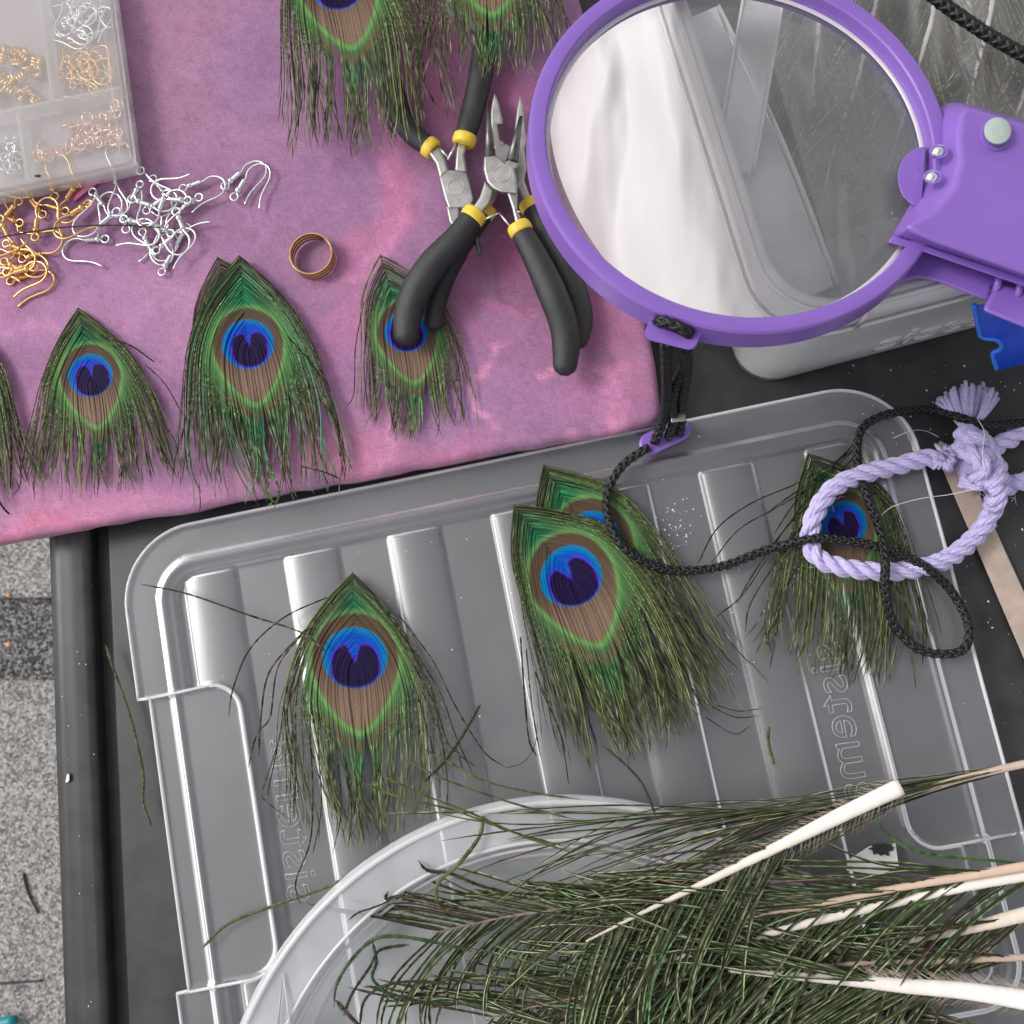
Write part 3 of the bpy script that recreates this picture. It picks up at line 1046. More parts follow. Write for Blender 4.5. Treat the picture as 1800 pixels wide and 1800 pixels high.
G1 = 'cut peacock eye feathers'
ZC = CZ + 0.0012
DK = OLIVE * 0.42
feather('small peacock eye feather on the pink cloth, second from the left edge', [(137, 541), (148, 600), (159, 662), (172, 760), (178, 886)], (159, 660), 39.5, 122, ZC, 1, group=G1, conv=-.12, end=.99, teal=.25, loose=1.2, k=1.0,
        strays=[([(178, 590), (230, 608), (272, 637)], 2.0, DK), ([(255, 640), (290, 675), (322, 730)], 1.4, DK), ([(285, 740), (310, 780), (308, 806)], 1.2, DK), ([(95, 700), (60, 790), (45, 850)], 1.3, DK * 1.4), ([(75, 780), (62, 830), (60, 880)], 1.2, DK * 1.4)])
feather('spare peacock feather tucked under the larger feather on the cloth, only its point showing', [(383, 452), (402, 520), (425, 600), (440, 720), (450, 850)], (424, 605), 42, 104, ZC, 2, group=G1, conv=.15, end=.9, green=.6)
feather('largest peacock eye feather on the pink cloth, its fringe hanging over the cloth edge', [(421, 449), (427, 520), (436, 606), (455, 740), (462, 893)], (436, 605), 46, 136, ZC + .002, 3, group=G1, conv=-.12, end=1.0, teal=.12, loose=1.5, green=1.15, glint=np.array([.07, .27, .14]), N=104,
        strays=[([(505, 590), (565, 665), (595, 760)], 1.8, DK), ([(560, 700), (590, 740), (598, 790)], 1.5, DK), ([(470, 810), (490, 860), (482, 893)], 2.2, np.array([.08, .20, .05])), ([(478, 830), (470, 870), (488, 885)], 2.2, np.array([.08, .20, .05])), ([(465, 850), (478, 880), (470, 890)], 2.2, np.array([.09, .21, .05])),
                ([(530, 820), (570, 830), (598, 842)], 2.0, DK), ([(350, 850), (352, 890), (345, 905)], 1.4, DK * 2)])
feather('small peacock eye feather half covered by a black plier handle', [(668, 447), (688, 510), (714, 582), (728, 660), (735, 780)], (714, 582), 39, 92, ZC, 4, group=G1, conv=-.02, end=1.0, teal=.15, loose=1.2, green=.95, N=80, gap=.35,
        strays=[([(640, 530), (625, 610), (622, 690), (606, 720)], 1.2, DK), ([(645, 560), (640, 650), (648, 720)], 1.2, DK), ([(782, 568), (805, 610), (806, 650), (795, 680)], 1.0, DK), ([(650, 600), (660, 690), (662, 745)], 1.1, DK)])
feather('peacock feather cut off by the top edge, resting on the handle of the left pliers', [(556, -170), (575, -95), (594, -28), (622, 100), (640, 282)], (594, -30), 50, 128, ZC + .0155, 5, group=G1, wr=1.15, conv=.02, end=1.0, teal=.05, loose=1.3, N=104,
        strays=[([(690, 10), (735, 90), (748, 140), (768, 200)], 1.4, DK * 1.6), ([(700, 40), (738, 130), (770, 190)], 1.2, DK), ([(545, 120), (570, 200), (575, 260)], 1.2, DK * 1.4), ([(560, 140), (592, 210), (602, 250)], 1.2, DK * 1.4)])
feather('peacock feather at the top edge just left of the purple magnifier', [(828, -320), (840, -200), (852, -92), (866, 20), (872, 132)], (852, -92), 50, 118, ZC + .017, 6, group=G1, conv=-.05, end=1.03, teal=.2, loose=1.1, N=104,
        strays=[([(940, -10), (965, 40), (985, 85)], 1.6, DK), ([(780, 20), (776, 80), (790, 140)], 1.4, DK), ([(960, -20), (990, 20), (1010, 60)], 1.4, DK)])
feather('peacock feather cut off by the left edge, only dark strands showing', [(-85, 540), (-75, 620), (-66, 690), (-55, 800), (-35, 915)], (-68, 680), 40, 92, ZC, 7, group=G1, conv=-.05, loose=.8,
        strays=[([(-10, 650), (15, 720), (20, 790), (18, 860)], 2.4, DK), ([(-5, 660), (18, 740), (34, 800), (36, 850), (22, 872)], 1.4, DK), ([(-12, 860), (4, 890), (18, 905)], 2.6, DK * .7)])
ZL = 0.0130
feather('peacock eye feather with wispy swept strands alone on the left of the clear lid', [(620, 1005), (621, 1080), (624, 1156), (634, 1290), (652, 1500)], (624, 1156), 57, 146, ZL, 8, group=G1, spread=1.5, conv=.55, end=1.0, teal=.5, loose=1.3, N=104, gap=.3, thick=1.05,
        strays=[([(572, 1145), (530, 1112), (440, 1082), (330, 1044), (248, 1027)], 2.3, DK * 1.5, ZL + .006), ([(575, 1050), (500, 1085), (440, 1140), (410, 1210), (402, 1260)], 1.9, DK * 1.3), ([(560, 1085), (505, 1140), (470, 1190), (458, 1270), (455, 1330)], 2.1, BROWN), ([(545, 1100), (490, 1170), (475, 1260), (452, 1290), (436, 1350)], 1.9, BROWN),
                ([(540, 1120), (505, 1210), (490, 1300), (462, 1390), (470, 1410), (510, 1440)], 1.6, BROWN), ([(535, 1150), (520, 1240), (520, 1330), (518, 1430)], 1.9, BROWN), ([(550, 1200), (545, 1280), (550, 1390), (545, 1480), (520, 1550), (528, 1590)], 1.8, DK * 1.4), ([(530, 1180), (500, 1260), (480, 1350), (470, 1400)], 1.7, BROWN),
                ([(560, 1230), (560, 1320), (565, 1420), (550, 1500)], 1.5, DK * 1.4), ([(700, 1080), (760, 1160), (800, 1240), (850, 1320), (890, 1350)], 1.7, DK * 1.3), ([(705, 1110), (770, 1210), (800, 1290), (830, 1360)], 1.5, DK * 1.3), ([(715, 1150), (765, 1240), (790, 1310), (840, 1350)], 1.5, DK * 1.3), ([(720, 1170), (745, 1260), (770, 1350)], 1.6, DK * 1.3),
                ([(890, 1350), (920, 1340), (940, 1310), (945, 1270)], 1.0, DK), ([(590, 1300), (600, 1420), (585, 1500)], 1.3, DK), ([(610, 1340), (618, 1430), (612, 1490)], 1.4, DK), ([(735, 1200), (775, 1290), (790, 1330)], 1.3, BROWN)])
feather('lower feather of the overlapping pair at the middle of the clear lid', [(955, 817), (990, 872), (1030, 935), (1080, 1040), (1150, 1180), (1225, 1310)], (1040, 950), 54, 128, ZL, 9, group=G1, conv=.05, end=.98, teal=.5, loose=1.1,
        strays=[([(1190, 1080), (1235, 1120), (1246, 1150)], 1.2, DK), ([(1180, 1060), (1220, 1090), (1240, 1130)], 1.2, DK), ([(1260, 1240), (1300, 1250), (1340, 1245)], 1.1, DK)])
feather('upper feather of the overlapping pair at the middle of the clear lid', [(903, 887), (955, 952), (1004, 1016), (1046, 1110), (1085, 1220), (1125, 1352)], (1003, 1013), 56, 142, ZL + .003, 10, group=G1, conv=-.06, end=1.0, teal=.75, loose=1.1, N=110, wl=.82, wr=1.1,
        strays=[([(915, 1120), (922, 1220), (930, 1300), (944, 1330)], 2.4, DK * 1.6), ([(925, 1140), (935, 1240), (950, 1330)], 1.6, DK * 1.6), ([(940, 1180), (975, 1260), (995, 1320)], 1.8, DK * 1.6), ([(1230, 1230), (1290, 1260), (1335, 1258)], 1.3, DK), ([(1240, 1260), (1290, 1290), (1320, 1275)], 1.3, DK), ([(950, 1210), (985, 1290), (1000, 1380)], 1.3, DK)])
feather('dark peacock feather under the lavender rope loop on the right of the lid', [(1420, 795), (1448, 850), (1483, 921), (1492, 1010), (1492, 1110), (1475, 1215)], (1483, 921), 41, 128, ZL, 12, group=G1, conv=-.1, end=1.0, teal=.55, loose=1.2, green=.75, dark=.15, N=96, gap=.12, thick=1.1, wl=1.15,
        strays=[([(1510, 770), (1470, 810), (1400, 850), (1320, 885), (1260, 930), (1225, 995)], 1.6, DK * .8), ([(1508, 785), (1440, 845), (1370, 890), (1300, 930), (1250, 990)], 1.5, DK * .8), ([(1505, 800), (1440, 870), (1380, 930), (1330, 1000), (1295, 1060)], 1.7, DK), ([(1450, 840), (1380, 930), (1310, 1040), (1258, 1085)], 1.5, DK), ([(1440, 880), (1370, 980), (1320, 1060), (1310, 1110)], 1.6, DK),
                ([(1420, 920), (1360, 1020), (1345, 1100), (1358, 1150)], 1.6, BROWN), ([(1410, 980), (1370, 1060), (1362, 1130), (1352, 1180)], 1.6, BROWN), ([(1500, 790), (1450, 830), (1400, 880), (1360, 940)], 1.7, DK), ([(1506, 775), (1460, 825), (1420, 850), (1350, 900)], 1.7, DK), ([(1560, 960), (1610, 1040), (1640, 1120)], 1.5, BROWN), ([(1560, 1000), (1600, 1080), (1625, 1150)], 1.5, BROWN)])

# single strands lying about
def strand(name, label, pts, w0, c0, z, cat='feather strand', n=90):
    g = np.random.default_rng(len(label))
    p2 = smooth_path(pts, n)
    cc = np.tile(c0, (n, 1)) * (1 + .35 * g.normal(0, 1, n).clip(-1, 1.6))[:, None]
    zz = z if np.ndim(z) == 0 else np.interp(np.linspace(0, 1, n), np.linspace(0, 1, len(z)), z)
    pw = PP(p2, zz)
    mm = MB()
    wd = w0 * 0.00018 * (0.75 + 0.5 * g.random(n)) * np.clip(np.minimum(np.arange(n), np.arange(n)[::-1]) / 4, .3, 1)
    mm.tube(pw, wd, 5, col=cc)
    # short barbules give the edge its fuzz
    t, a, b = frames(pw)
    for i in range(1, n - 1):
        for s in (-1, 1):
            if g.random() < .7:
                e = pw[i] + (a[i] * 0 + np.cross(t[i], (0, 0, 1)) * s + t[i] * .8) * 0.00025 * w0 * (1.2 + 1.2 * g.random())
                dv = t[i] * 0.00012
                mm.add([pw[i] - dv, pw[i] + dv, e], [(0, 1, 2)], c0 * (0.6 + g.random()))
    return tag(mm.build(name, M['feather'], colors=True, smooth=False, fix=False), label, cat)
strand('feather_strand', 'long green feather strand crossing the lettering towards the round dish', [(354, 1668), (400, 1625), (470, 1596), (560, 1565), (615, 1540)], 3.4, OLIVE * 1.1, [.0155, .015, .015, .022, .035])
strand('feather_strand', 'short stiff black strand leaning across the lid beside the left feather', [(845, 1237), (815, 1290), (780, 1340), (745, 1375)], 3.0, DK, [.022, .018, .0145, .0145])
strand('feather_strand', 'dark strand hanging down beside the left edge of the lid', [(185, 1132), (205, 1190), (232, 1270), (252, 1360), (252, 1410), (268, 1455)], 3.2, OLIVE, .006)
strand('feather_strand', 'thin dark strand lying across the heaps of earring hooks', [(-10, 420), (30, 412), (100, 401), (190, 396), (290, 400)], 1.8, DK, CZ + .007)

# ------------------------------------------------------------------ pliers
def collar(mb, p0, p1, r, px2m=0.00025):
    pass

def pliers(label, z, jaws, body, arms, handles, springs, rivet, jaw_mat='steel', body_h=0.007, collars=True):
    c = P(rivet[0], rivet[1], z)
    root = thing('pliers', label, 'pliers', (float(c[0]), float(c[1]), CZ), 'jewellery pliers')
    for poly in body:
        m = MB()
        m.prism(poly, z - body_h / 2, z + body_h / 2, 2.2)
        m.build('joint', M['steel'], root, smooth=False, bevel=0.0004)
    for poly, dz in arms:
        m = MB()
        m.prism(poly, z - body_h / 2 + dz, z + body_h / 2 - 0.0006 + dz, 3.0)
        m.build('arm', M['steel'], root, smooth=False, bevel=0.0004)
    for j in jaws:
        m = MB()
        if j[0] == 'cone':
            _, a, b, r0, r1, mt = j
            p = np.array([P(*a, z - .0005), P(*((np.array(a) + b) / 2), z), P(*b, z)])
            m.tube(p, np.array([r0, (r0 + r1) / 2, r1]) * 0.00025, 14)
            m.build('jaw', M[mt], root)
        else:
            _, poly, h, mt = j
            m.prism(poly, z - h / 2, z + h / 2, 2.5)
            m.build('jaw', M[mt], root, smooth=False, bevel=0.0003)
    for h in handles:
        pts, rad, zz = h[:3]
        n = 46
        p2 = smooth_path(pts, n)
        zs = np.interp(np.linspace(0, 1, n), np.linspace(0, 1, len(zz)), zz)
        rr = np.interp(np.linspace(0, 1, n), np.linspace(0, 1, len(rad)), rad) * 0.000258
        s = np.linspace(0, 1, n)
        rr = rr * np.sqrt(np.clip(1 - ((s - .94) / .065).clip(0, 1) ** 2, .03, 1))
        pw = PP(p2, zs)
        m = MB()
        m.tube(pw, rr, 20, flat=0.82)
        hd = m.build('handle', M['grip'], root)
        # yellow collar at the head of the grip
        t = (pw[1] - pw[0]) / np.linalg.norm(pw[1] - pw[0])
        m = MB()
        cl = 0.0048
        R0 = rr[0]
        ss = np.array([-1, -.92, -.6, 0, .6, .92, 1.0]) * cl / 2
        m.tube(np.array([pw[0] + t * (q - cl * .35) for q in ss]), R0 * np.array([.80, .98, 1.08, 1.11, 1.1, 1.06, .92]), 22, flat=0.84)
        m.build('collar', M['yellow'], hd)
    for (a, b, k, zz) in springs:
        m = MB()
        m.tube(np.array([P(*a, zz), P(*((np.array(a) + b) / 2), zz + .0006), P(*b, zz)]), 0.0005, 8)
        m.build('spring_wire', M['silver'], root)
    m = MB()
    th = np.linspace(0, 2 * PI, 28)
    m.tube(P(*rivet, z + body_h / 2) + np.stack([.0036 * np.cos(th), .0036 * np.sin(th), 0 * th], 1), .00014, 6)
    m.build('rivet', M['steel'], root)
    return root

ZB = CZ + 0.0085
pliers('long nose pliers with notched silver jaws, lying beneath the round nose pair', ZB,
       [('poly', [(869, 160), (877, 180), (884, 211), (884, 219), (875, 220), (878, 246), (886, 250), (889, 288), (873, 288), (862, 240), (862, 197)], .006, 'steel'),
        ('poly', [(914, 166), (920, 185), (923, 225), (926, 246), (922, 262), (926, 292), (900, 292), (898, 262), (903, 244), (905, 222), (908, 195)], .006, 'steel')],
       [[(866, 262), (890, 252), (905, 262), (922, 270), (926, 300), (912, 330), (885, 342), (862, 330), (852, 306)]],
       [([(915, 285), (925, 300), (922, 318), (930, 340), (941, 358), (928, 364), (916, 346), (906, 330)], 0.0), ([(862, 318), (880, 335), (866, 360), (842, 384), (830, 372), (848, 348)], -0.0012)],
       [([(936, 366), (958, 405), (988, 462), (1012, 522), (1020, 565), (1010, 612)], [18, 21, 23, 22, 21, 18], [ZB, ZB + .001, ZB, ZB - .001, ZB - .002]),
        ([(850, 375), (815, 420), (788, 468), (770, 515), (764, 545), (762, 580)], [17, 20, 21, 20, 19, 16], [ZB - .001, ZB - .001, ZB - .002])],
       [((905, 372), (926, 372), 1, ZB)], (888, 296))
ZA = ZB + 0.0102
pliers('round nose pliers with slim dark jaws, black grips and yellow collars, on top', ZA,
       [('cone', (857, 183), (862, 276), 2.6, 9.5, 'dark_steel'), ('cone', (916, 205), (900, 284), 3.0, 10.5, 'dark_steel')],
       [[(851, 275), (872, 273), (888, 287), (893, 281), (912, 287), (909, 296), (904, 297), (908, 315), (910, 341), (891, 339), (880, 338), (868, 332), (856, 320), (850, 298)]],
       [([(852, 318), (869, 335), (862, 357), (843, 379), (824, 373), (843, 347)], -0.0011), ([(890, 336), (910, 339), (909, 368), (922, 398), (908, 402), (900, 368)], -0.0002)],
       [([(829, 384), (800, 422), (762, 462), (732, 508), (717, 555), (713, 606)], [19, 22, 24, 24.5, 24, 19], [ZA, ZA, ZA - .001, ZA - .004, ZA - .006]),
        ([(917, 408), (941, 452), (968, 510), (988, 562), (995, 602), (992, 660)], [18, 21, 23.5, 23.5, 23, 18], [ZA, ZA, ZA - .001, ZA - .005, ZA - .007])],
       [((847, 388), (880, 373), 1, ZA), ((877, 374), (900, 402), 1, ZA + .001)], (884, 306))
pliers('pliers lying jaws down with handles running up under the top feathers', ZB - .001,
       [('cone', (845, 448), (826, 385), 3.2, 8.5, 'dark_steel'), ('cone', (818, 457), (806, 385), 3.2, 8.5, 'dark_steel'), ('poly', [(784, 362), (807, 362), (808, 398), (796, 400), (789, 388)], .0064, 'steel'), ('poly', [(811, 362), (832, 358), (836, 374), (826, 398), (813, 398)], .0064, 'steel')],
       [[(788, 299), (808, 300), (821, 304), (828, 330), (833, 350), (826, 366), (788, 366), (782, 350), (772, 312)]],
       [([(752, 268), (771, 257), (783, 280), (789, 301), (773, 314), (766, 288)], -.0004), ([(803, 248), (825, 243), (817, 272), (822, 305), (799, 300), (801, 268)], -.0012)],
       [([(752, 256), (726, 236), (705, 205), (694, 172), (690, 140)], [17, 19, 20, 20, 18], [ZB - .001, ZB - .001]),
        ([(818, 240), (832, 190), (845, 130), (852, 70), (850, 0), (846, -60)], [18.5, 20, 21, 19.5, 18, 15], [ZB, ZB, ZB + .002])],
       [((770, 257), (790, 280), 1, ZB), ((803, 250), (787, 281), 1, ZB + .0008)], (802, 330))

# ------------------------------------------------------------------ jump ring opener
rc = P(553, 456, CZ)
ring_root = thing('finger_ring', 'slotted copper ring tool standing flat on the pink cloth', 'ring', tuple(rc))
Rr = 0.0096
def band(z0, z1, t0, t1, n, name):
    th = np.linspace(t0, t1, n)
    m = MB()
    sec = [(Rr - .0007, z0), (Rr, z0), (Rr, z1), (Rr - .0007, z1)]
    v = np.array([[rc[0] + r * math.cos(t), rc[1] + r * math.sin(t), CZ + z] for t in th for r, z in sec])
    m.grid(v, n, 4, close=True)
    m.add(v[:4], [(0, 1, 2, 3)])
    m.add(v[-4:], [(3, 2, 1, 0)])
    return m.build(name, M['copper'], ring_root, smooth='auto', bevel=0.0001)
for (z0, z1) in ((.0003, .0019), (.0026, .0042), (.0049, .0066)):
    band(z0, z1, 0, 2 * PI, 60, 'band')
band(.0004, .0065, math.radians(225), math.radians(262), 10, 'bridge')
band(.0004, .0065, math.radians(58), math.radians(78), 8, 'bridge')

# ------------------------------------------------------------------ earring hooks
U = 0.00025
hook_path = [(0, 32), (0, 40), (-3, 48), (-3, 58), (3, 70), (14, 77), (26, 76), (35, 68), (39, 56), (40, 42), (42, 26), (46, 14), (52, 2)]
def make_hook(mat, label, group):
    root = thing('earring_hook', label, 'earring hook', (0, 0, 0), group)
    m = MB()
    th = np.linspace(-PI / 2 + .4, 1.5 * PI - .1, 18) + PI
    lp = np.stack([7 * np.cos(th), 7 * np.sin(th), 0 * th], 1)
    m.tube(lp * U, 1.95 * U, 6)
    m.tube(np.array([(0, 6, 0), (0, 36, 0)]) * U, 1.95 * U, 6)
    m.tube(np.hstack([smooth_path(hook_path, 34), np.zeros((34, 1))]) * U, 2.0 * U, 6)
    m.build('wire', mat, root)
    m = MB()
    m.sphere(np.array((0, 13.5, 0)) * U, np.array((6.2, 6.2, 6.2)) * U, 8, 10)
    m.build('bead', mat, root)
    m = MB()
    s = np.linspace(0, 1, 56)
    m.tube(np.stack([3.6 * np.cos(s * 2 * PI * 7), 18.5 + 16.5 * s, 3.6 * np.sin(s * 2 * PI * 7)], 1) * U, 1.5 * U, 5)
    m.build('coil', mat, root)
    return root
def dup(root, label, group=None):
    r = root.copy()
    COL.objects.link(r)
    r['label'] = label
    if group:
        r['group'] = group
    for ch in [c for c in bpy.data.objects if c.parent == root]:
        c = ch.copy()
        COL.objects.link(c)
        c.parent = r
    return r
hooks = {}
def put_hook(kind, px, d, z, label, group, flip=False, tilt=0.0, s=1.0):
    if kind not in hooks:
        o = hooks[kind] = make_hook(M[kind], label, group)
    else:
        o = dup(hooks[kind], label, group)
    o.location = P(*px, z)
    o.rotation_euler = (tilt, tilt * .6, math.atan2(-d[1], d[0]) - PI / 2)
    o.scale = (-s if flip else s, s, s)
    return o
HZ = CZ + 0.0016
SG, GG = 'silver earring hooks on the cloth', 'gold earring hooks on the cloth'
SL, GL = 'silver earring hook tangled in the silver heap below the plastic box', 'gold earring hook tangled in the gold heap below the plastic box'
for px, d, fl, z in (((269, 314), (30, 40), 0, 0), ((246, 324), (-30, 70), 0, 2), ((322, 331), (60, -20), 0, 1), ((350, 347), (-90, 50), 1, 2), ((328, 400), (-45, 80), 0, 0), ((251, 408), (35, 80), 1, 1),
                     ((222, 403), (-20, -70), 1, 1), ((285, 478), (30, -70), 1, 0), ((205, 372), (-60, 55), 0, 2), ((163, 337), (65, 80), 1, 1), ((292, 340), (-20, 80), 0, 3), ((258, 370), (60, -40), 0, 2), ((300, 410), (-70, -40), 1, 2),
                     ((232, 350), (80, 30), 1, 3), ((310, 372), (30, 70), 0, 3), ((218, 385), (70, 20), 0, 3), ((275, 440), (60, -50), 0, 2), ((330, 352), (-80, -10), 0, 4)):
    put_hook('silver', px, d, HZ + z * .0011, SL, SG, bool(fl), random.uniform(-.1, .12), random.uniform(.92, 1.05))
put_hook('silver', (185, 420), (-100, 2), HZ, 'silver earring hook below the heap, its loop pointing right and its bend left', SG, True)
put_hook('silver', (247, 300), (-55, -90), HZ + .001, 'silver earring hook poking out from under the corner of the plastic box', SG, True, .05)
put_hook('silver', (396, 327), (80, -75), HZ, 'left hook of the separate silver pair on the bare purple cloth', SG)
put_hook('silver', (412, 346), (50, -85), HZ + .001, 'right hook of the separate silver pair on the bare purple cloth', SG, False, .04)
for px, d, fl, z in (((136, 323), (-55, 95), 1, 1), ((33, 354), (-60, 70), 0, 2), ((115, 371), (-70, -25), 0, 1), ((155, 358), (-85, 60), 1, 2), ((35, 392), (-60, -25), 0, 1), ((75, 377), (-60, -70), 1, 0),
                     ((62, 417), (4, -80), 0, 2), ((11, 428), (60, 25), 0, 2), ((50, 447), (-70, -10), 1, 1), ((8, 460), (60, 30), 1, 3), ((0, 385), (40, 80), 0, 3), ((96, 345), (-20, -70), 0, 2), ((12, 478), (80, -20), 0, 2), ((60, 470), (-70, 20), 0, 3)):
    put_hook('gold', px, d, HZ + z * .0011, GL, GG, bool(fl), random.uniform(-.1, .12), random.uniform(.92, 1.05))
put_hook('gold', (19, 494), (95, -28), HZ, 'lowest gold earring hook, its loop at the foot of the gold heap', GG)
put_hook('gold', (40, 455), (80, -20), HZ + .001, 'gold earring hook whose long tail sticks out right of the heap', GG, True)
m = MB()
p = smooth_path([P(128, 350, CZ + .0012), P(160, 325, CZ + .0012), P(186, 306, CZ + .0014)], 12)
m.tube(p, 0.0015, 8, flat=.3)
tag(m.build('pink_ribbon', M['pink_ribbon']), 'thin bright pink ribbon peeking out from under the plastic box', 'ribbon')

# ------------------------------------------------------------------ findings box
BZ0, BZ1 = CZ + 0.0008, CZ + 0.0135
kc = P(231, 284, BZ1)
kx = P(0, 333, BZ1) - kc
kx /= np.linalg.norm(kx)                         # to the left
ky = np.array([kx[1], -kx[0], 0])
if ky[1] < 0:
    ky = -ky                                     # up the picture
KW, KH = 0.16, 0.12
box = thing('findings_box', 'frosted plastic compartment box of jewellery findings at the top left corner', 'box', tuple(kc * np.array([1, 1, 0]) + np.array([0, 0, BZ0])))
def bpnt(a, b, z):
    return kc * np.array([1, 1, 0]) + kx * a + ky * b + np.array([0, 0, z])
def rr_outline(x0, x1, y0, y1, R, n=7):
    o = []
    for cx, cy, t0 in ((x0 + R, y0 + R, PI), (x1 - R, y0 + R, 1.5 * PI), (x1 - R, y1 - R, 0), (x0 + R, y1 - R, .5 * PI)):
        o += [(cx + R * math.cos(t), cy + R * math.sin(t)) for t in np.linspace(t0, t0 + PI / 2, n)]
    return o
def loft(name, rings, mat, parent, cap0=False, cap1=False, **kw):
    n = len(rings[0])
    m = MB()
    v = np.vstack([np.array(r) for r in rings])
    f = []
    for k in range(len(rings) - 1):
        for i in range(n):
            j = (i + 1) % n
            f.append((k * n + i, k * n + j, (k + 1) * n + j, (k + 1) * n + i))
    if cap0:
        f.append(tuple(range(n - 1, -1, -1)))
    if cap1:
        f.append(tuple((len(rings) - 1) * n + i for i in range(n)))
    m.add(v, f)
    return m.build(name, M[mat] if isinstance(mat, str) else mat, parent, **kw)
def bring(x0, z, R=.003):
    return [bpnt(a, b, z) for a, b in rr_outline(x0, KW - x0, x0, KH - x0, R)]
loft('body', [bring(.0015, BZ0), bring(0, BZ0 + .001), bring(0, BZ1 - .004), bring(-.001, BZ1 - .0036), bring(-.001, BZ1 - .002), bring(.0012, BZ1 - .002), bring(.0015, BZ0 + .0012)], 'box_plastic', box, cap0=True, cap1=True, smooth='auto')
loft('lid', [bring(.0002, BZ1 - .0018), bring(.0002, BZ1 - .0004), bring(.0012, BZ1), bring(.0042, BZ1), bring(.0050, BZ1 - .0008)], 'box_plastic', box, cap1=True, smooth='auto')
def divider(p0, p1, th=.0016):
    a, b = P(*p0, BZ1 - .002), P(*p1, BZ1 - .002)
    d = b - a
    ln = np.linalg.norm(d)
    d /= ln
    n = np.array([-d[1], d[0], 0])
    m = MB()
    c = (a + b) / 2
    h = BZ1 - .0022 - (BZ0 + .0014)
    m.box((c[0], c[1], BZ0 + .0014 + h / 2), ln, th, h, d, n)
    return m.build('divider', M['box_plastic'], box, smooth=False, bevel=.0003)
divider((-60, 208), (214, 152))
divider((62, -60), (92, 178))
divider((30, 198), (48, 318))
# contents
JG = 'jump rings in the plastic box'
jr = None
IZ = BZ0 + .0022
g = np.random.default_rng(5)
def place_in(o, px, z, rz, rx, ry):
    o.location = P(*px, z)
    o.rotation_euler = (rx, ry, rz)
def jump_ring(mat):
    m = MB()
    th = np.linspace(0, 2 * PI - .12, 22)
    m.tube(np.stack([8.0 * np.cos(th), 8.0 * np.sin(th), 0 * th], 1) * U, 1.7 * U, 6)
    return m
jl = 'tiny rose gold jump ring in the lower right compartment of the plastic box'
mats_r = principled('rose_gold', (0.92, 0.62, 0.48), 0.25, metal=1)
for i in range(84):
    x = 66 + 148 * g.random() ** .7
    y = 286 - (x - 66) * .21 - 8 - 66 * g.random() ** 1.3 * (0.6 + .4 * (x - 66) / 150)
    if jr is None:
        jr = o = tag(jump_ring(mats_r).build('jump_ring', mats_r), jl, 'jump ring', JG)
    else:
        o = jr.copy()
        COL.objects.link(o)
    place_in(o, (x, y), IZ + g.random() * .004, g.random() * 6, g.normal(0, .7), g.normal(0, .7))
    s = g.uniform(.9, 1.3)
    o.scale = (s, s, s)
cr = None
for i in range(46):
    x, y = -25 + 95 * g.random(), 72 + 110 * g.random() ** .8
    if cr is None:
        m = MB()
        for k in range(3):
            p = np.array([(-6 + 6 * k, -8, 0), (-6 + 6 * k, 8, 0)]) * U
            m.tube(p, 3.1 * U, 8)
        m.box((0, 0, -2.6 * U), 18 * U, 15 * U, 1.6 * U)
        cr = o = tag(m.build('crimp_end', M['gold']), 'small square gold crimp in the upper left compartment of the plastic box', 'crimp end', 'crimps in the plastic box')
    else:
        o = cr.copy()
        COL.objects.link(o)
    place_in(o, (x, y), IZ + g.random() * .0045, g.random() * 6, g.normal(0, .5), g.normal(0, .5))
sj = None
for i in range(26):
    x, y = -20 + 52 * g.random(), 245 + 58 * g.random()
    if sj is None:
        sj = o = tag(jump_ring(M['silver']).build('jump_ring', M['silver']), 'tiny silver jump ring in the lower left compartment of the plastic box', 'jump ring', 'silver rings in the plastic box')
    else:
        o = sj.copy()
        COL.objects.link(o)
    place_in(o, (x, y), IZ + g.random() * .003, g.random() * 6, g.normal(0, .7), g.normal(0, .7))
for i in range(15):
    a_ = g.random() * 6.28
    put_hook('gold', (144 + 18 * g.normal() - 26 * math.cos(a_), 122 + 9 * g.normal() - 24 * math.sin(a_)), (math.cos(a_), math.sin(a_)), IZ + .001 + g.random() * .003, 'gold earring hook inside the upper right compartment of the plastic box', 'gold hooks in the plastic box', g.random() < .5, 0, .85)
for i in range(12):
    a_ = g.random() * 6.28
    put_hook('silver', (138 + 12 * g.normal() - 26 * math.cos(a_), 38 + 14 * g.normal() - 24 * math.sin(a_)), (math.cos(a_), math.sin(a_)), IZ + .001 + g.random() * .003, 'silver earring hook inside the upper right compartment of the plastic box', 'silver hooks in the plastic box', g.random() < .5, 0, .85)
m = MB()
m.sphere(P(66, 309, BZ1 + .0003), (.0016, .0006, .0004), 6, 8)
tag(m.build('dark_crumb', M['cord']), 'tiny dark fleck on the rim of the plastic box', 'fleck')

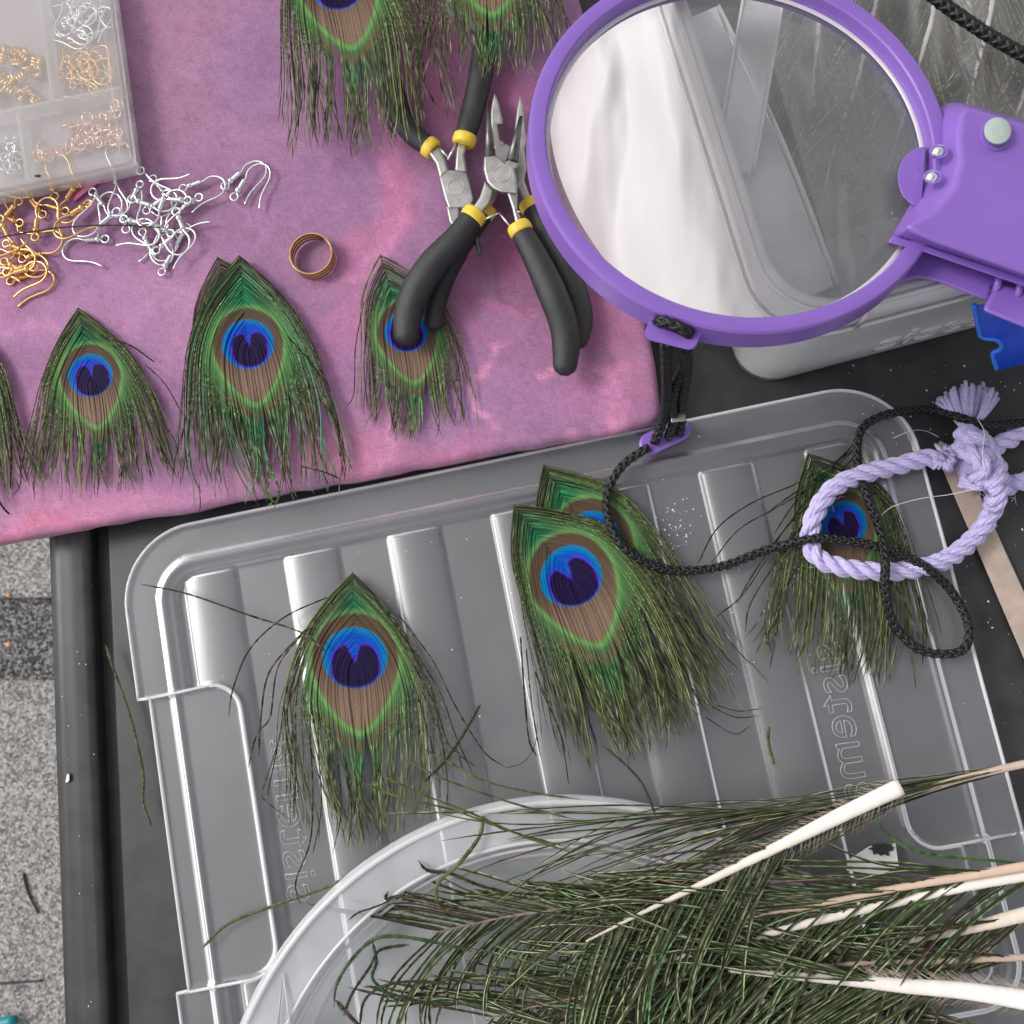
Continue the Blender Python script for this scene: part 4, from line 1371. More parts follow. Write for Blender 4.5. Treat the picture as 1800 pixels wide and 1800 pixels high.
# ------------------------------------------------------------------ clear storage bin
NZ = 0.104
ZS = NZ / 0.092
bc = P(1372, 572, NZ)                                 # corner of the rim
bx = P(1700, 572 - 328 * .268, NZ) - bc
bx /= np.linalg.norm(bx)
ang = math.radians(-3.0)
by = np.array([-bx[1], bx[0], 0])                     # away from the viewer
BWID, BLEN = 0.30, 0.24
binr = thing('storage_bin', 'clear plastic storage bin with blue clips standing behind the lid on the right', 'bin', tuple(bc * np.array([1, 1, 0]) + np.array([0, 0, .001])))
def npnt(a, b, z):
    return bc * np.array([1, 1, 0]) + bx * a + by * b + np.array([0, 0, z * ZS])
def nring(o, z, R, inn=0.0):
    o = o if o > -.004 else -.004 + (o + .004) * .12
    o -= inn
    return [npnt(a, b, z) for a, b in rr_outline(-o, BWID + o, -o, BLEN + o, R, 9)]
bin_body = loft('body', [nring(-.018, .0012, .016), nring(-.0155, .0035, .019), nring(-.011, .020, .022), nring(-.005, .070, .024), nring(-.0035, .0735, .024), nring(.0015, .0745, .026), nring(.0022, .0800, .027), nring(.0022, .0885, .027), nring(.0012, .0905, .026), nring(-.0012, .0920, .025), nring(-.0035, .0912, .024),
              nring(-.0045, .0885, .023), nring(-.0075, .060, .022, .0022), nring(-.014, .012, .02, .0026), nring(-.019, .0045, .016, .0032)], 'bin_plastic', binr, cap0=True, cap1=True, smooth=True)
def rim_rod(name, o, z, R, r):
    p = np.array(nring(o, z, R))
    p = np.vstack([p, p[:1]])
    m = MB()
    m.tube(p, r, 7, cap=False)
    return m.build(name, M['emboss'], bin_body)
rim_rod('rim_bead', .0008, .0918, .026, .0010)
rim_rod('rim_ledge', .0024, .0752, .027, .0008)
for a in (.030, .085, .14):
    m = MB()
    m.tube(np.array([npnt(a, -.0030, .076), npnt(a, -.0032, .0885), npnt(a, -.0005, .0912)]), .0009, 7)
    m.build('rim_web', M['emboss'], bin_body)
for b in ():
    m = MB()
    m.tube(np.array([npnt(-.0030, b, .076), npnt(-.0032, b, .0885), npnt(-.0005, b, .0912)]), .0009, 7)
    m.build('rim_web', M['emboss'], bin_body)
# raised lettering on the front wall
tv2, tf2 = text_outline('sistema', 0.028, 0.0005)
tx0 = tv2[:, 0].min()
m = MB()
la, lb = npnt(.052, -.0, .0), npnt(.052, .0, 0)
zz_ = .010 + tv2[:, 1] * .95
off = np.interp(zz_, [.0035, .020, .070], [-.0055, -.005, -.0042])
m.add(np.array([npnt(.060 + (q - tx0) * 1.0, -o_ - .0004 - q3, z_) for q, o_, q3, z_ in zip(tv2[:, 0], -off * -1, tv2[:, 2], zz_)]) if False else np.array([npnt(.060 + (q - tx0), -(o_) - .0003 + q3, z_) for q, o_, q3, z_ in zip(tv2[:, 0], off, tv2[:, 2], zz_)]), tf2)
m.build('raised_lettering', M['emboss'], binr)
# blue clip hanging on the front
cp = np.array([(1712, 536), (1722, 586), (1731, 594), (1751, 597), (1760, 606), (1757, 615), (1745, 622), (1752, 648), (1758, 650), (1900, 618), (1900, 520)], float)
def on_clip(p, lift):
    z = .088 - (p[:, 1] - 536) / 112 * .050 + lift
    return PP(p, z)
m = MB()
n_ = len(cp)
m.add(np.vstack([on_clip(cp, 0), on_clip(cp, -.0028)]), [tuple(range(n_)), tuple(range(2 * n_ - 1, n_ - 1, -1))] + [(i, (i + 1) % n_, (i + 1) % n_ + n_, i + n_) for i in range(n_)])
m.build('clip', M['blue_plastic'], binr, smooth=False, bevel=.0006)
m = MB()
rimp = on_clip(cp[[0, 1, 2, 3, 4, 5, 6, 7]], .0004)
m.tube(smooth_path(rimp, 50), .0009, 7)
m.build('clip_edge', M['blue_edge'], binr)

# added bag for the pale area behind the lens; feathers kept in the bin
def sheet(name, label, cat, px0, px1, zf, mat, nu=70, nv=90, seed=0, amp=.006, edge=18, shape=None):
    xs_, ys_ = np.linspace(px0[0], px1[0], nu), np.linspace(px0[1], px1[1], nv)
    X, Y = np.meshgrid(xs_, ys_, indexing='ij')
    p = np.stack([X.ravel(), Y.ravel()], 1)
    if shape:
        p = shape(p)
    z = zf(p)
    z = z + amp * (vnoise(p * np.array([1, .28]) + 40 * vnoise(p, 130, seed)[:, None], 70, seed + 1) - .5) + amp * .16 * (vnoise(p * np.array([1, .3]), 21, seed + 2) - .5)
    m = MB()
    m.grid(PP(p, z), nu, nv)
    return tag(m.build(name, M[mat], fix=False), label, cat)
sheet('standin_bag', 'made-up milky bag standing in for the pale left half of the magnifier view', 'bag', (0, 0), (1, 1),
      lambda p: CZ + .0065 + .0325 * sstep(975, 1230, p[:, 0] - .26 * p[:, 1] + 60), 'bag_plastic', 80, 110, 3, .011,
      shape=lambda p: np.stack([966 + 60 * np.maximum(0, (p[:, 1] - .42) / .58) ** 2 * 3.2 + 60 * np.maximum(0, (.30 - p[:, 1]) / .3) ** 2 * 3.6 + p[:, 0] * (1150 + 215 * p[:, 1] - 966 - 60 * np.maximum(0, (p[:, 1] - .42) / .58) ** 2 * 3.2 - 60 * np.maximum(0, (.30 - p[:, 1]) / .3) ** 2 * 3.6), -60 + p[:, 1] * 620], 1))

def stem(label, path, rad, z, barbs=(), seed=0, name='peacock_quill', ccol=(0.78, 0.70, 0.64), hairs=None, group=None, start_dark=False):
    """a trimmed feather stem: tapered pale shaft and dark loose barbs.  path runs from the thick cut end to the tip"""
    g = np.random.default_rng(500 + seed)
    n = 70
    p2 = smooth_path(path, n)
    s = np.linspace(0, 1, n)
    zz = np.interp(s, np.linspace(0, 1, len(z)), z)
    pw = PP(p2, zz)
    c = pw[0]
    root = thing(name, label, 'feather stem', (float(c[0]), float(c[1]), float(zz.min())), group)
    rr = np.interp(s, np.linspace(0, 1, len(rad)), rad) * U
    c0 = np.array(ccol)
    cols = c0 * (1 - s[:, None] ** 2 * .45) * (1 - .1 * g.random((n, 1)))
    cols = cols * (1 - .25 * (s[:, None] * np.array([0, .25, .45])))
    m = MB()
    m.tube(pw, rr, 12, col=cols, flat=.75)
    m.build('shaft', M['quill'], root, colors=True)
    t2 = np.gradient(p2, axis=0)
    t2 /= np.linalg.norm(t2, axis=1)[:, None]
    n2 = np.stack([-t2[:, 1], t2[:, 0]], 1)          # left of travel in image axes (y down)
    mb = MB()
    for (side, s0, s1, cnt, l0, l1, a0, a1, curl, green, hw0, dz) in barbs:
        for i in range(cnt):
            f = (i + .45 * g.random()) / cnt
            si = s0 + (s1 - s0) * f
            k = min(int(si * (n - 1)), n - 1)
            ln = (l0 + (l1 - l0) * f) * (.7 + .45 * g.random())
            a = math.radians(a0 + (a1 - a0) * f + g.normal(0, 2.6))
            mpts = 38
            tt = np.linspace(0, 1, mpts)
            cu_ = math.radians(curl * 1.6 + (26 if side < 0 else -6) + g.normal(0, 11))
            angs = a * (1 - .25 * tt) + cu_ * tt ** 2 + 0.26 * np.sin(tt * (4 + 3 * g.random()) + g.random() * 6) * g.random() * tt
            dirs = t2[k] * np.cos(angs)[:, None] + side * n2[k] * np.sin(angs)[:, None]
            pts = p2[k] + np.vstack([[0, 0], np.cumsum(dirs[:-1] * ln / (mpts - 1), 0)])
            z_ = zz[k] + dz * tt * g.random() + .003 * np.sin(tt * PI) * g.normal(0.4, .6) + g.normal(0, .0012) * tt
            dark = OLIVE * np.array([.42, .46, .40]) * (.7 + .6 * g.random())
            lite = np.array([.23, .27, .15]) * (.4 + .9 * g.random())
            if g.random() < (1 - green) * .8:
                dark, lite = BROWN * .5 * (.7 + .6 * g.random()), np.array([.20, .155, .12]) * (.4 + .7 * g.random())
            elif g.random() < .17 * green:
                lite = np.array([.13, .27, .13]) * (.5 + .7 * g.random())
            # a dark body strip with a highlight along one edge painted in a paler colour
            hw = hw0 * (0.85 + .3 * g.random()) * (.85 + .3 * g.random(mpts)) * np.clip((1 - tt) * 7 + .2, .2, 1) * np.clip(tt * 12 + .3, .3, 1)
            sg = 1 if g.random() < .8 else -1
            tl2 = g.normal(0, .35)
            mb.ribbon(pts, z_, hw, np.tile(dark, (mpts, 1)) * (.8 + .4 * g.random((mpts, 1))), tl2)
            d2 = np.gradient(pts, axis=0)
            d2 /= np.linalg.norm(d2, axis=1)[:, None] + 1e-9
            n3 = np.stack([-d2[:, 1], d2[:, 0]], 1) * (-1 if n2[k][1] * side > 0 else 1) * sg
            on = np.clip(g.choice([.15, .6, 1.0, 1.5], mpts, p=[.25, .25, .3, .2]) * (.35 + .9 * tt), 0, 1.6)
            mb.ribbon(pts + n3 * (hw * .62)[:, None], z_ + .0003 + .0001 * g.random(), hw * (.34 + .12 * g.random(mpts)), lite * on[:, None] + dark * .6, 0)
    if mb.n:
        mb.build('barbs', M['feather'], root, smooth=False, colors=True, fix=False, kind='stuff')
    if hairs:
        mh = MB()
        for (side, s0, s1, cnt, ln, a_) in hairs:
            for i in range(cnt):
                si = s0 + (s1 - s0) * (i + .5 * g.random()) / cnt
                k = min(int(si * (n - 1)), n - 1)
                a = math.radians(a_ + g.normal(0, 5))
                tt = np.linspace(0, 1, 5)
                dirs = t2[k] * math.cos(a) + side * n2[k] * math.sin(a)
                pts = p2[k] + side * n2[k] * rr[k] / U * .8 + dirs * (tt * ln * (.6 + .5 * g.random()))[:, None]
                mh.ribbon(pts, zz[k] + 0 * tt, np.linspace(.55, .2, 5), np.tile((.42, .35, .30) if side > 0 else (.25, .2, .17), (5, 1)), 0)
        mh.build('downy_fringe', M['quill'], root, smooth=False, colors=True, fix=False, kind='stuff')
    return root
# feathers packed in the bin (upper right)
PG = 'feathers packed in the clear bin'
bz = [.070, .070, .064]
for i, (path, lab) in enumerate((([(1650, -120), (1640, 20), (1622, 90), (1590, 200), (1560, 300)], 'dark feather stem in the bin just right of the magnifier ring'),
                                ([(1760, -120), (1745, 0), (1722, 100), (1695, 200), (1665, 300)], 'dark feather stem in the bin beneath the black cord'),
                                ([(1850, -100), (1830, 20), (1800, 160), (1740, 330)], 'dark feather stem in the bin at the right edge of the picture'),
                                ([(1560, -120), (1540, 0), (1510, 130), (1470, 250), (1450, 330)], 'greyed feather stem in the bin behind the right half of the lens'),
                                ([(1450, -120), (1440, 40), (1430, 160), (1450, 280)], 'greyed feather stem in the bin behind the middle of the lens'))):
    stem(lab, path, [5, 4.5, 3.5, 1.5], [z_ - .002 * i for z_ in bz], [(1, .0, .95, 70, 190, 150, 22, 30, 4, .35, 3.2, -.01), (-1, .0, .95, 70, 190, 150, 22, 30, 4, .35, 3.2, -.01)], 30 + i, name='feather', group=PG, ccol=(.85, .82, .78))
# inner heap floor so the bin reads full
m = MB()
xs_, ys_ = np.linspace(0.030, BWID - .02, 60), np.linspace(.045, BLEN - .02, 50)
X, Y = np.meshgrid(xs_, ys_, indexing='ij')
pv = np.array([npnt(a, b, .03 + .022 * (vnoise(np.array([[a * 1000, b * 1000]]), 30, 8)[0])) for a, b in zip(X.ravel(), Y.ravel())])
cc = np.array([OLIVE * .9 + .03 * v_ for v_ in vnoise(np.stack([X.ravel(), Y.ravel()], 1) * 1000, 6, 9)])
m.grid(pv, 60, 50, cc)
tag(m.build('feather_bed', M['feather'], fix=False, colors=True, kind='stuff'), 'mass of dark grey green feathers filling the clear bin', 'feathers')
sheet('plastic_film', 'clear wrinkled film over the dark feathers in the bin', 'film', (1400, -120), (1860, 500), lambda p: .082 + 0 * p[:, 0], 'film', 90, 110, 12, .012,
      shape=lambda p: p + np.stack([(p[:, 1] - 200) * .30 * -1 * (p[:, 0] < 1e9) * -1 + 0 * p[:, 0], -.26 * (p[:, 0] - 1600)], 1) * np.array([1, 1]))
def strip(label, a, b, wpx, z0, z1, mat='bin_plastic', bend=0):
    a, b = np.array(a, float), np.array(b, float)
    d = (b - a) / np.linalg.norm(b - a)
    nn = np.array([-d[1], d[0]])
    n = 16
    s = np.linspace(0, 1, n)
    ctr = a + (b - a) * s[:, None] + nn * (bend * np.sin(s * PI))[:, None]
    z = z0 + (z1 - z0) * s
    rows = []
    for o_, dz in ((-.5, 0), (-.42, .0012), (.42, .0012), (.5, 0), (.42, -.0004), (-.42, -.0004)):
        rows.append(PP(ctr + nn * wpx * o_, z + dz))
    v = np.stack(rows, 1).reshape(-1, 3)
    m = MB()
    m.grid(v, n, 6, close=True)
    m.add(v[:6], [(0, 1, 2, 3, 4, 5)])
    m.add(v[-6:], [(5, 4, 3, 2, 1, 0)])
    o = tag(m.build('plastic_strip', M[mat], smooth='auto'), label, 'plastic strip')
    for sgn in (-.5, .5):
        mm = MB()
        mm.tube(PP(ctr + nn * wpx * sgn, z + .0006), .0007, 6)
        mm.build('welt', M['emboss'], o)
    return o
strip('wide clear plastic strip slanting down to the left behind the lens', (1352, -60), (1290, 300), 70, .090, .080, mat='strip_plastic')
strip('clear plastic strip slanting down to the right behind the lens', (1215, 30), (1425, 520), 105, .080, .072, bend=-10, mat='strip_plastic')

# ------------------------------------------------------------------ purple magnifier
MZ = 0.120
mc = P(1299, 250, MZ)
tx, ty = math.radians(-6.0), math.radians(6.0)
mu = np.array([math.cos(ty), 0, -math.sin(ty)])
mv = np.array([0, math.cos(tx), math.sin(tx)])
mv -= mu * (mv @ mu)
mv /= np.linalg.norm(mv)
mw = np.cross(mu, mv)
def PM(px, w_=0.0):
    """point of the magnifier's own plane, lifted by w_ along its normal, seen at px"""
    d = rays(px)
    o = mc + mw * w_
    t = ((o - C0) @ mw) / (d @ mw)
    return C0 + d * t[:, None]
mag = thing('magnifier', 'purple hands free magnifier with a big round lens resting on the clear bin', 'magnifier', tuple(mc - np.array([0, 0, .008])))
RL = 0.0652
def lathe(prof, n=160):
    th = np.linspace(0, 2 * PI, n, endpoint=False)
    v = []
    for r, h in prof:
        for t in th:
            v.append(mc + (mu * math.cos(t) + mv * math.sin(t)) * r + mw * h)
    return np.array(v), n
pr = [(RL - .0006, -.0075), (RL - .0003, .0018), (RL + .0002, .0024), (RL + .0040, .0028), (RL + .0048, .0025), (RL + .0054, .0016), (RL + .0058, -.0075), (RL + .0052, -.0080), (RL + .0002, -.0080)]
v, n = lathe(pr)
m = MB()
k = len(pr)
f = []
for i in range(k):
    i2 = (i + 1) % k
    for j in range(n):
        j2 = (j + 1) % n
        f.append((i * n + j, i * n + j2, i2 * n + j2, i2 * n + j))
m.add(v, f)
m.build('ring', M['purple'], mag, smooth='auto')
prl = [(r, -.0045 + .0042 * (1 - (r / RL) ** 2)) for r in np.linspace(RL - .0004, 0.0006, 16)]
v, n = lathe(prl, 96)
m = MB()
m.grid(v, 16, n, close=True)
m.add(v[-n:], [tuple(range(n))])
m.build('lens', M['lens'], mag, fix=True)
# pale gasket line between lens and ring
v, n = lathe([(RL - .0004, -.0035), (RL - .0018, -.0030), (RL - .0020, -.0038)], 120)
m = MB()
m.grid(v, 3, n, close=True)
m.build('gasket', M['emboss'], mag)
def mprism(pb, wb, pt, wt, name, mat='purple', bevel=.0008, parent=None, mid=None):
    n = len(pb)
    rings = [PM(pb, wb), PM(pt, wt)]
    m = MB()
    f = [(i, (i + 1) % n, (i + 1) % n + n, i + n) for i in range(n)]
    f += [tuple(range(n - 1, -1, -1)), tuple(n + i for i in range(n))]
    m.add(np.vstack(rings), f)
    return m.build(name, M[mat], parent or mag, smooth=False, bevel=bevel)
hb = [(1632, 214), (1648, 188), (1672, 177), (1700, 182), (1850, 226), (1850, 512), (1618, 436), (1574, 426), (1564, 420), (1600, 352), (1628, 300), (1634, 262)]
ht = [(1684, 240), (1688, 205), (1694, 190), (1704, 188), (1850, 232), (1850, 500), (1640, 424), (1612, 410), (1590, 396), (1640, 372), (1676, 330), (1688, 286)]
housing = mprism(hb, -.004, ht, .010, 'housing', bevel=.0016)
mprism([(1566, 414), (1612, 428), (1850, 504), (1850, 522), (1614, 440), (1556, 428)], -.006, [(1570, 414), (1614, 427), (1850, 503), (1850, 520), (1612, 439), (1561, 426)], .0025, 'housing_lip', bevel=.0006)
hd = [(1628, 258)] + [(1624 + 46 * math.cos(t), 312 + 54 * math.sin(t)) for t in np.linspace(-PI / 2 - .05, -PI * 1.5 + .1, 16)]
mprism(hd, -.002, hd, .0008, 'light_shield', bevel=.0003)
for (x, y) in ((1648, 268), (1637, 313)):
    m = MB()
    cpt = PM([(x, y)], .0072)[0]
    m.sphere(cpt, .0021, 10, 12)
    led = m.build('led', M['chrome'], mag)
    m = MB()
    ths = np.linspace(0, 2 * PI, 24)
    ring = np.array([PM([(x + 3 + 15 * math.cos(t), y - 2 + 11 * math.sin(t))], .0072 + .0012 * math.cos(t))[0] for t in ths])
    m.tube(ring, .00045, 6)
    m.build('led_socket', M['purple'], led)
def mdisc(x, y, r, w0, w1, name, mat, rt=None, dome=0.0):
    rt = rt or r
    m = MB()
    n = 32
    th = np.arange(n) * 2 * PI / n
    rings = [PM([(x + r * math.cos(t), y + r * math.sin(t)) for t in th], w0), PM([(x + r * math.cos(t), y + r * math.sin(t)) for t in th], w1 - .0004), PM([(x + rt * math.cos(t), y + rt * math.sin(t)) for t in th], w1), PM([(x + rt * .5 * math.cos(t), y + rt * .5 * math.sin(t)) for t in th], w1 + dome)]
    m.grid(np.vstack(rings), 4, n, close=True)
    m.add(rings[-1], [tuple(range(n))])
    return m.build(name, M[mat], mag, smooth='auto')
mdisc(1753, 236, 30, .008, .0106, 'button_seat', 'purple', 28)
mdisc(1754, 230, 24, .009, .0135, 'button', 'button', 22, .0004)
# hinged arm below the housing
arm = [(1556, 492), (1584, 470), (1606, 448), (1622, 440), (1760, 478), (1850, 508), (1850, 528), (1744, 500), (1738, 530), (1700, 516), (1650, 496), (1615, 489), (1585, 496), (1565, 506)]
mprism(arm, -.014, arm, -.0065, 'arm', bevel=.0012)
blk = [(1726, 546), (1742, 515), (1756, 496), (1850, 524), (1850, 596)]
mprism(blk, -.020, blk, -.0045, 'hinge_block', bevel=.0014)
for (x, y) in ((1757, 484), (1795, 494)):
    m = MB()
    m.tube(np.array([PM([(x, y - 12)], -.003)[0], PM([(x, y)], -.0028)[0], PM([(x - 4, y + 18)], -.0040)[0], PM([(x - 10, y + 34)], -.006)[0]]), np.array([.0006, .0012, .0013, .0008]), 8)
    m.build('hinge_rib', M['purple'], mag)
# cord tab with its slot
tb = [(1148, 538), (1170, 542), (1238, 566), (1240, 576), (1222, 612), (1212, 616), (1140, 598), (1132, 590)]
sl = [(1156, 563), (1164, 558), (1190, 562), (1206, 570), (1215, 580), (1213, 590), (1202, 592), (1180, 582), (1160, 574), (1152, 570)]
def loopify(o, n):
    p = np.vstack([np.array(o, float), np.array(o[:1], float)])
    s = np.r_[0, np.cumsum(np.linalg.norm(np.diff(p, axis=0), axis=1))]
    q = np.linspace(0, s[-1], n, endpoint=False)
    return np.stack([np.interp(q, s, p[:, 0]), np.interp(q, s, p[:, 1])], 1)
to, ti = loopify(tb, 48), loopify(sl, 48)
# line the two outlines up by angle about the slot centre
cc_ = np.array([1183, 575])
def by_angle(o, n=56):
    th = np.linspace(-PI, PI, n, endpoint=False)
    p = loopify(o, 600)
    a_ = np.arctan2(p[:, 1] - cc_[1], p[:, 0] - cc_[0])
    r_ = np.hypot(p[:, 0] - cc_[0], p[:, 1] - cc_[1])
    od = np.argsort(a_)
    rr_ = np.interp(th, np.r_[a_[od] - 2 * PI, a_[od], a_[od] + 2 * PI], np.r_[r_[od], r_[od], r_[od]])
    return cc_ + np.stack([np.cos(th), np.sin(th)], 1) * rr_[:, None]
to, ti = by_angle(tb), by_angle(sl)
m = MB()
rings = [PM(ti, -.0072), PM(ti, -.0015), PM(to + (cc_ - to) * .03, -.0015), PM(to, -.0022), PM(to, -.0072), PM(ti, -.0072)]
m.grid(np.vstack(rings), 6, 56, close=True)
m.build('cord_tab', M['purple'], mag, smooth='auto')

# ------------------------------------------------------------------ black braided neck cord
def braid(m, path, R=.00115, r=.0008, pitch=.0105, k=5):
    p = np.asarray(path)
    ln = np.linalg.norm(np.diff(p, axis=0), axis=1).sum()
    n = max(int(ln / pitch * 11), 12)
    p = smooth_path(p, n)
    t, a, b = frames(p)
    s = np.linspace(0, ln, n) / pitch * 2 * PI
    m.tube(p, R * .95, 8)
    for j in range(6):
        d = 1 if j % 2 == 0 else -1
        ph = (j // 2) * 2 * PI / 3 + (0 if d == 1 else PI / 3)
        th = d * s + ph
        rr = R * (1 + .16 * np.sin(3 * th + (0 if d == 1 else PI)))
        q = p + rr[:, None] * (np.cos(th)[:, None] * a + np.sin(th)[:, None] * b)
        m.tube(q, r, k)
def pxz(pts):
    """[(x, y, z)] -> world"""
    return np.array([P(x, y, z) for x, y, z in pts])
cd = thing('neck_lanyard', 'black braided neck cord looping from the magnifier over lid and feathers', 'cord', tuple(P(1165, 770, .014)))
m = MB()
braid(m, pxz([(1140, 786, .019), (1098, 815, .019), (1072, 855, .018), (1067, 900, .019), (1088, 952, .021), (1140, 992, .018), (1200, 1003, .0165), (1270, 995, .0165), (1350, 966, .018), (1430, 947, .024), (1500, 952, .024), (1570, 970, .024), (1632, 1000, .022), (1676, 1045, .0165), (1702, 1100, .0165), (1695, 1140, .0165),
              (1655, 1150, .0165), (1610, 1138, .0175), (1572, 1098, .019), (1556, 1040, .026), (1556, 990, .0285), (1548, 935, .022), (1528, 880, .024), (1510, 830, .0195), (1508, 775, .018), (1524, 745, .0165), (1570, 726, .0155), (1640, 722, .010), (1700, 738, .019), (1745, 748, .016), (1850, 738, .010)]))
m.build('cord', M['cord'], cd)
m = MB()
tw_ = PM([(1196, 588)], -.006)[0][2]
braid(m, np.vstack([PM([(1155, 566)], -.004), PM([(1160, 564)], .0002), PM([(1185, 571)], .0018), PM([(1208, 583)], .0004), PM([(1212, 590)], -.004)]), .0012, .0008)
braid(m, pxz([(1170, 604, tw_ - .008), (1171, 640, .085), (1172, 690, .055), (1166, 735, .030), (1150, 778, .019)]), .0013, .00085)
braid(m, pxz([(1201, 608, tw_ - .010), (1204, 640, .080), (1190, 672, .06), (1180, 705, .045), (1184, 740, .028), (1174, 770, .019)]), .0013, .00085)
braid(m, pxz([(1206, 612, tw_ - .012), (1208, 650, .075), (1200, 700, .045), (1198, 735, .026), (1194, 764, .019)]), .0013, .00085)
m.build('cord_strands', M['cord'], cd)
m = MB()
c1, c2 = P(1170, 735, .034), P(1206, 728, .034)
pp_ = [(1178, 726), (1204, 724), (1206, 740), (1180, 743)]
m.prism(pp_, .0285, .0335, 1)
m.build('crimp', M['steel'], cd, smooth=False, bevel=.0005)
# slider: pill shaped purple bead plate
sp0, sp1 = np.array([1143, 780.]), np.array([1195, 755.])
ax_ = (sp1 - sp0) / np.linalg.norm(sp1 - sp0)
nn_ = np.array([-ax_[1], ax_[0]])
pill = [sp1 + 20 * (ax_ * math.cos(t) + nn_ * math.sin(t)) for t in np.linspace(-PI / 2, PI / 2, 12)] + [sp0 + 20 * (ax_ * math.cos(t) + nn_ * math.sin(t)) for t in np.linspace(PI / 2, 1.5 * PI, 12)]
m = MB()
m.prism(pill, .0125, .0178, 3)
m.build('slider', M['purple'], cd, smooth=False, bevel=.0008)
# the far run of the cord across the top right corner
cd2 = thing('braided_string', 'black braided cord crossing the top right corner above the bin', 'cord', tuple(P(1720, 50, .104)))
m = MB()
braid(m, pxz([(1600, -45, .108), (1640, -8, .1065), (1690, 30, .1065), (1745, 66, .1065), (1810, 102, .1065), (1880, 140, .107)]), .0015, .00098)
m.build('cord', M['cord'], cd2)

# ------------------------------------------------------------------ lavender rope
def rope(m, path, R=.00205, ry=.00098, pitch=.021, yarns=6):
    p = np.asarray(path)
    ln = np.linalg.norm(np.diff(p, axis=0), axis=1).sum()
    n = max(int(ln / pitch * 16), 10)
    p = smooth_path(p, n)
    t, a, b = frames(p)
    s = np.linspace(0, ln, n) / pitch * 2 * PI
    for j in range(3):
        th = s + j * 2 * PI / 3
        e = np.cos(th)[:, None] * a + np.sin(th)[:, None] * b
        f_ = -np.sin(th)[:, None] * a + np.cos(th)[:, None] * b
        c = p + R * e
        for y in range(yarns):
            ph = y * 2 * PI / yarns - s * 1.6
            q = c + .00122 * (np.cos(ph)[:, None] * e + np.sin(ph)[:, None] * f_)
            q = q + rng.normal(0, .00004, q.shape)
            m.tube(q, ry, 5)
rp = thing('lavender_rope', 'lavender twisted cotton rope with a knot, a frayed tassel and a loop', 'rope', tuple(P(1710, 810, .004)))
m = MB()
rope(m, pxz([(1672, 812, .013), (1630, 806, .0165), (1580, 818, .0175), (1520, 833, .0195), (1465, 858, .021), (1432, 905, .021), (1424, 950, .019), (1440, 982, .0195), (1485, 998, .020), (1550, 1005, .020), (1610, 1000, .0195), (1660, 985, .0165), (1705, 953, .012), (1738, 912, .010), (1750, 875, .011), (1742, 845, .013)]))
m.build('loop', M['rope'], rp)
m = MB()
rope(m, pxz([(1735, 790, .013), (1765, 778, .011), (1800, 758, .010), (1850, 735, .010)]))
rope(m, pxz([(1755, 860, .012), (1782, 852, .010), (1812, 842, .009), (1860, 828, .009)]))
m.build('rope_end', M['rope'], rp)
m = MB()
def coil_ring(cx, cy, rx, ry, z, t0, t1, tiltz=.004, n=12):
    return pxz([(cx + rx * math.cos(t), cy + ry * math.sin(t), z + tiltz * math.sin(2 * t)) for t in np.linspace(t0, t1, n)])
rope(m, coil_ring(1712, 815, 36, 34, .016, -2.6, 2.2, .003), .0018)
rope(m, coil_ring(1730, 832, 26, 30, .019, -2.4, 1.2, .004), .0018)
rope(m, coil_ring(1745, 850, 16, 34, .0165, -1.7, 1.9), .0018)
rope(m, pxz([(1690, 790, .018), (1712, 800, .024), (1728, 822, .024), (1716, 846, .019)]), .0018)
rope(m, coil_ring(1706, 770, 17, 12, .017, -PI, PI - .3), .0015)
rope(m, pxz([(1690, 762, .018), (1708, 770, .022), (1728, 776, .018), (1740, 790, .014)]), .0015)
m.sphere(P(1715, 818, .010), (.0085, .0085, .006), 10, 14)
m.build('knot', M['rope'], rp)
m = MB()
g = np.random.default_rng(77)
for i in range(46):                                   # cut end: a rosette of short yarns
    t = g.random() * 2 * PI
    r0 = 26 * (0.55 + .55 * g.random())
    m.tube(pxz([(1660 + 10 * math.cos(t), 802 + 9 * math.sin(t), .0185), (1659 + r0 * .6 * math.cos(t), 804 + r0 * .6 * math.sin(t), .0195), (1658 + r0 * math.cos(t), 806 + r0 * math.sin(t), .0165)]), np.array([.0008, .0009, .0007]), 5)
m.build('cut_end', M['rope'], rp)
m = MB()
for i in range(64):                                   # tassel
    f = (i + g.random()) / 64
    lay = g.random()
    xe = 1646 + 110 * f + g.normal(0, 2)
    ye = 700 - 26 * math.sin(f * PI) ** .7 + 14 * (1 - f) + g.normal(0, 4)
    xm = 1688 + 32 * f
    pts = pxz([(1694 + 20 * f, 768, .016), (xm - 2, 748, .013 + .004 * lay), ((xm * .45 + xe * .55), 722, .011 + .006 * lay), (xe, ye, .006 + .006 * lay)])
    m.tube(smooth_path(pts, 12), np.linspace(.0006, .00092, 12), 5)
m.build('tassel', M['rope'], rp)
m = MB()
for i in range(60):
    pts_ = [(1742, 868), (1758, 850), (1690, 800), (1705, 690), (1460, 870), (1650, 980), (1560, 1010), (1440, 980)]
    c = pts_[i % 8]
    a_ = g.random() * 6.28
    x, y = c[0] + g.normal(0, 12), c[1] + g.normal(0, 10)
    m.tube(pxz([(x, y, .02), (x + 10 * math.cos(a_), y + 10 * math.sin(a_), .021), (x + 18 * math.cos(a_ + .6), y + 18 * math.sin(a_ + .6), .02)]), .00009, 3)
m.build('fuzz', M['rope'], rp, kind='stuff')
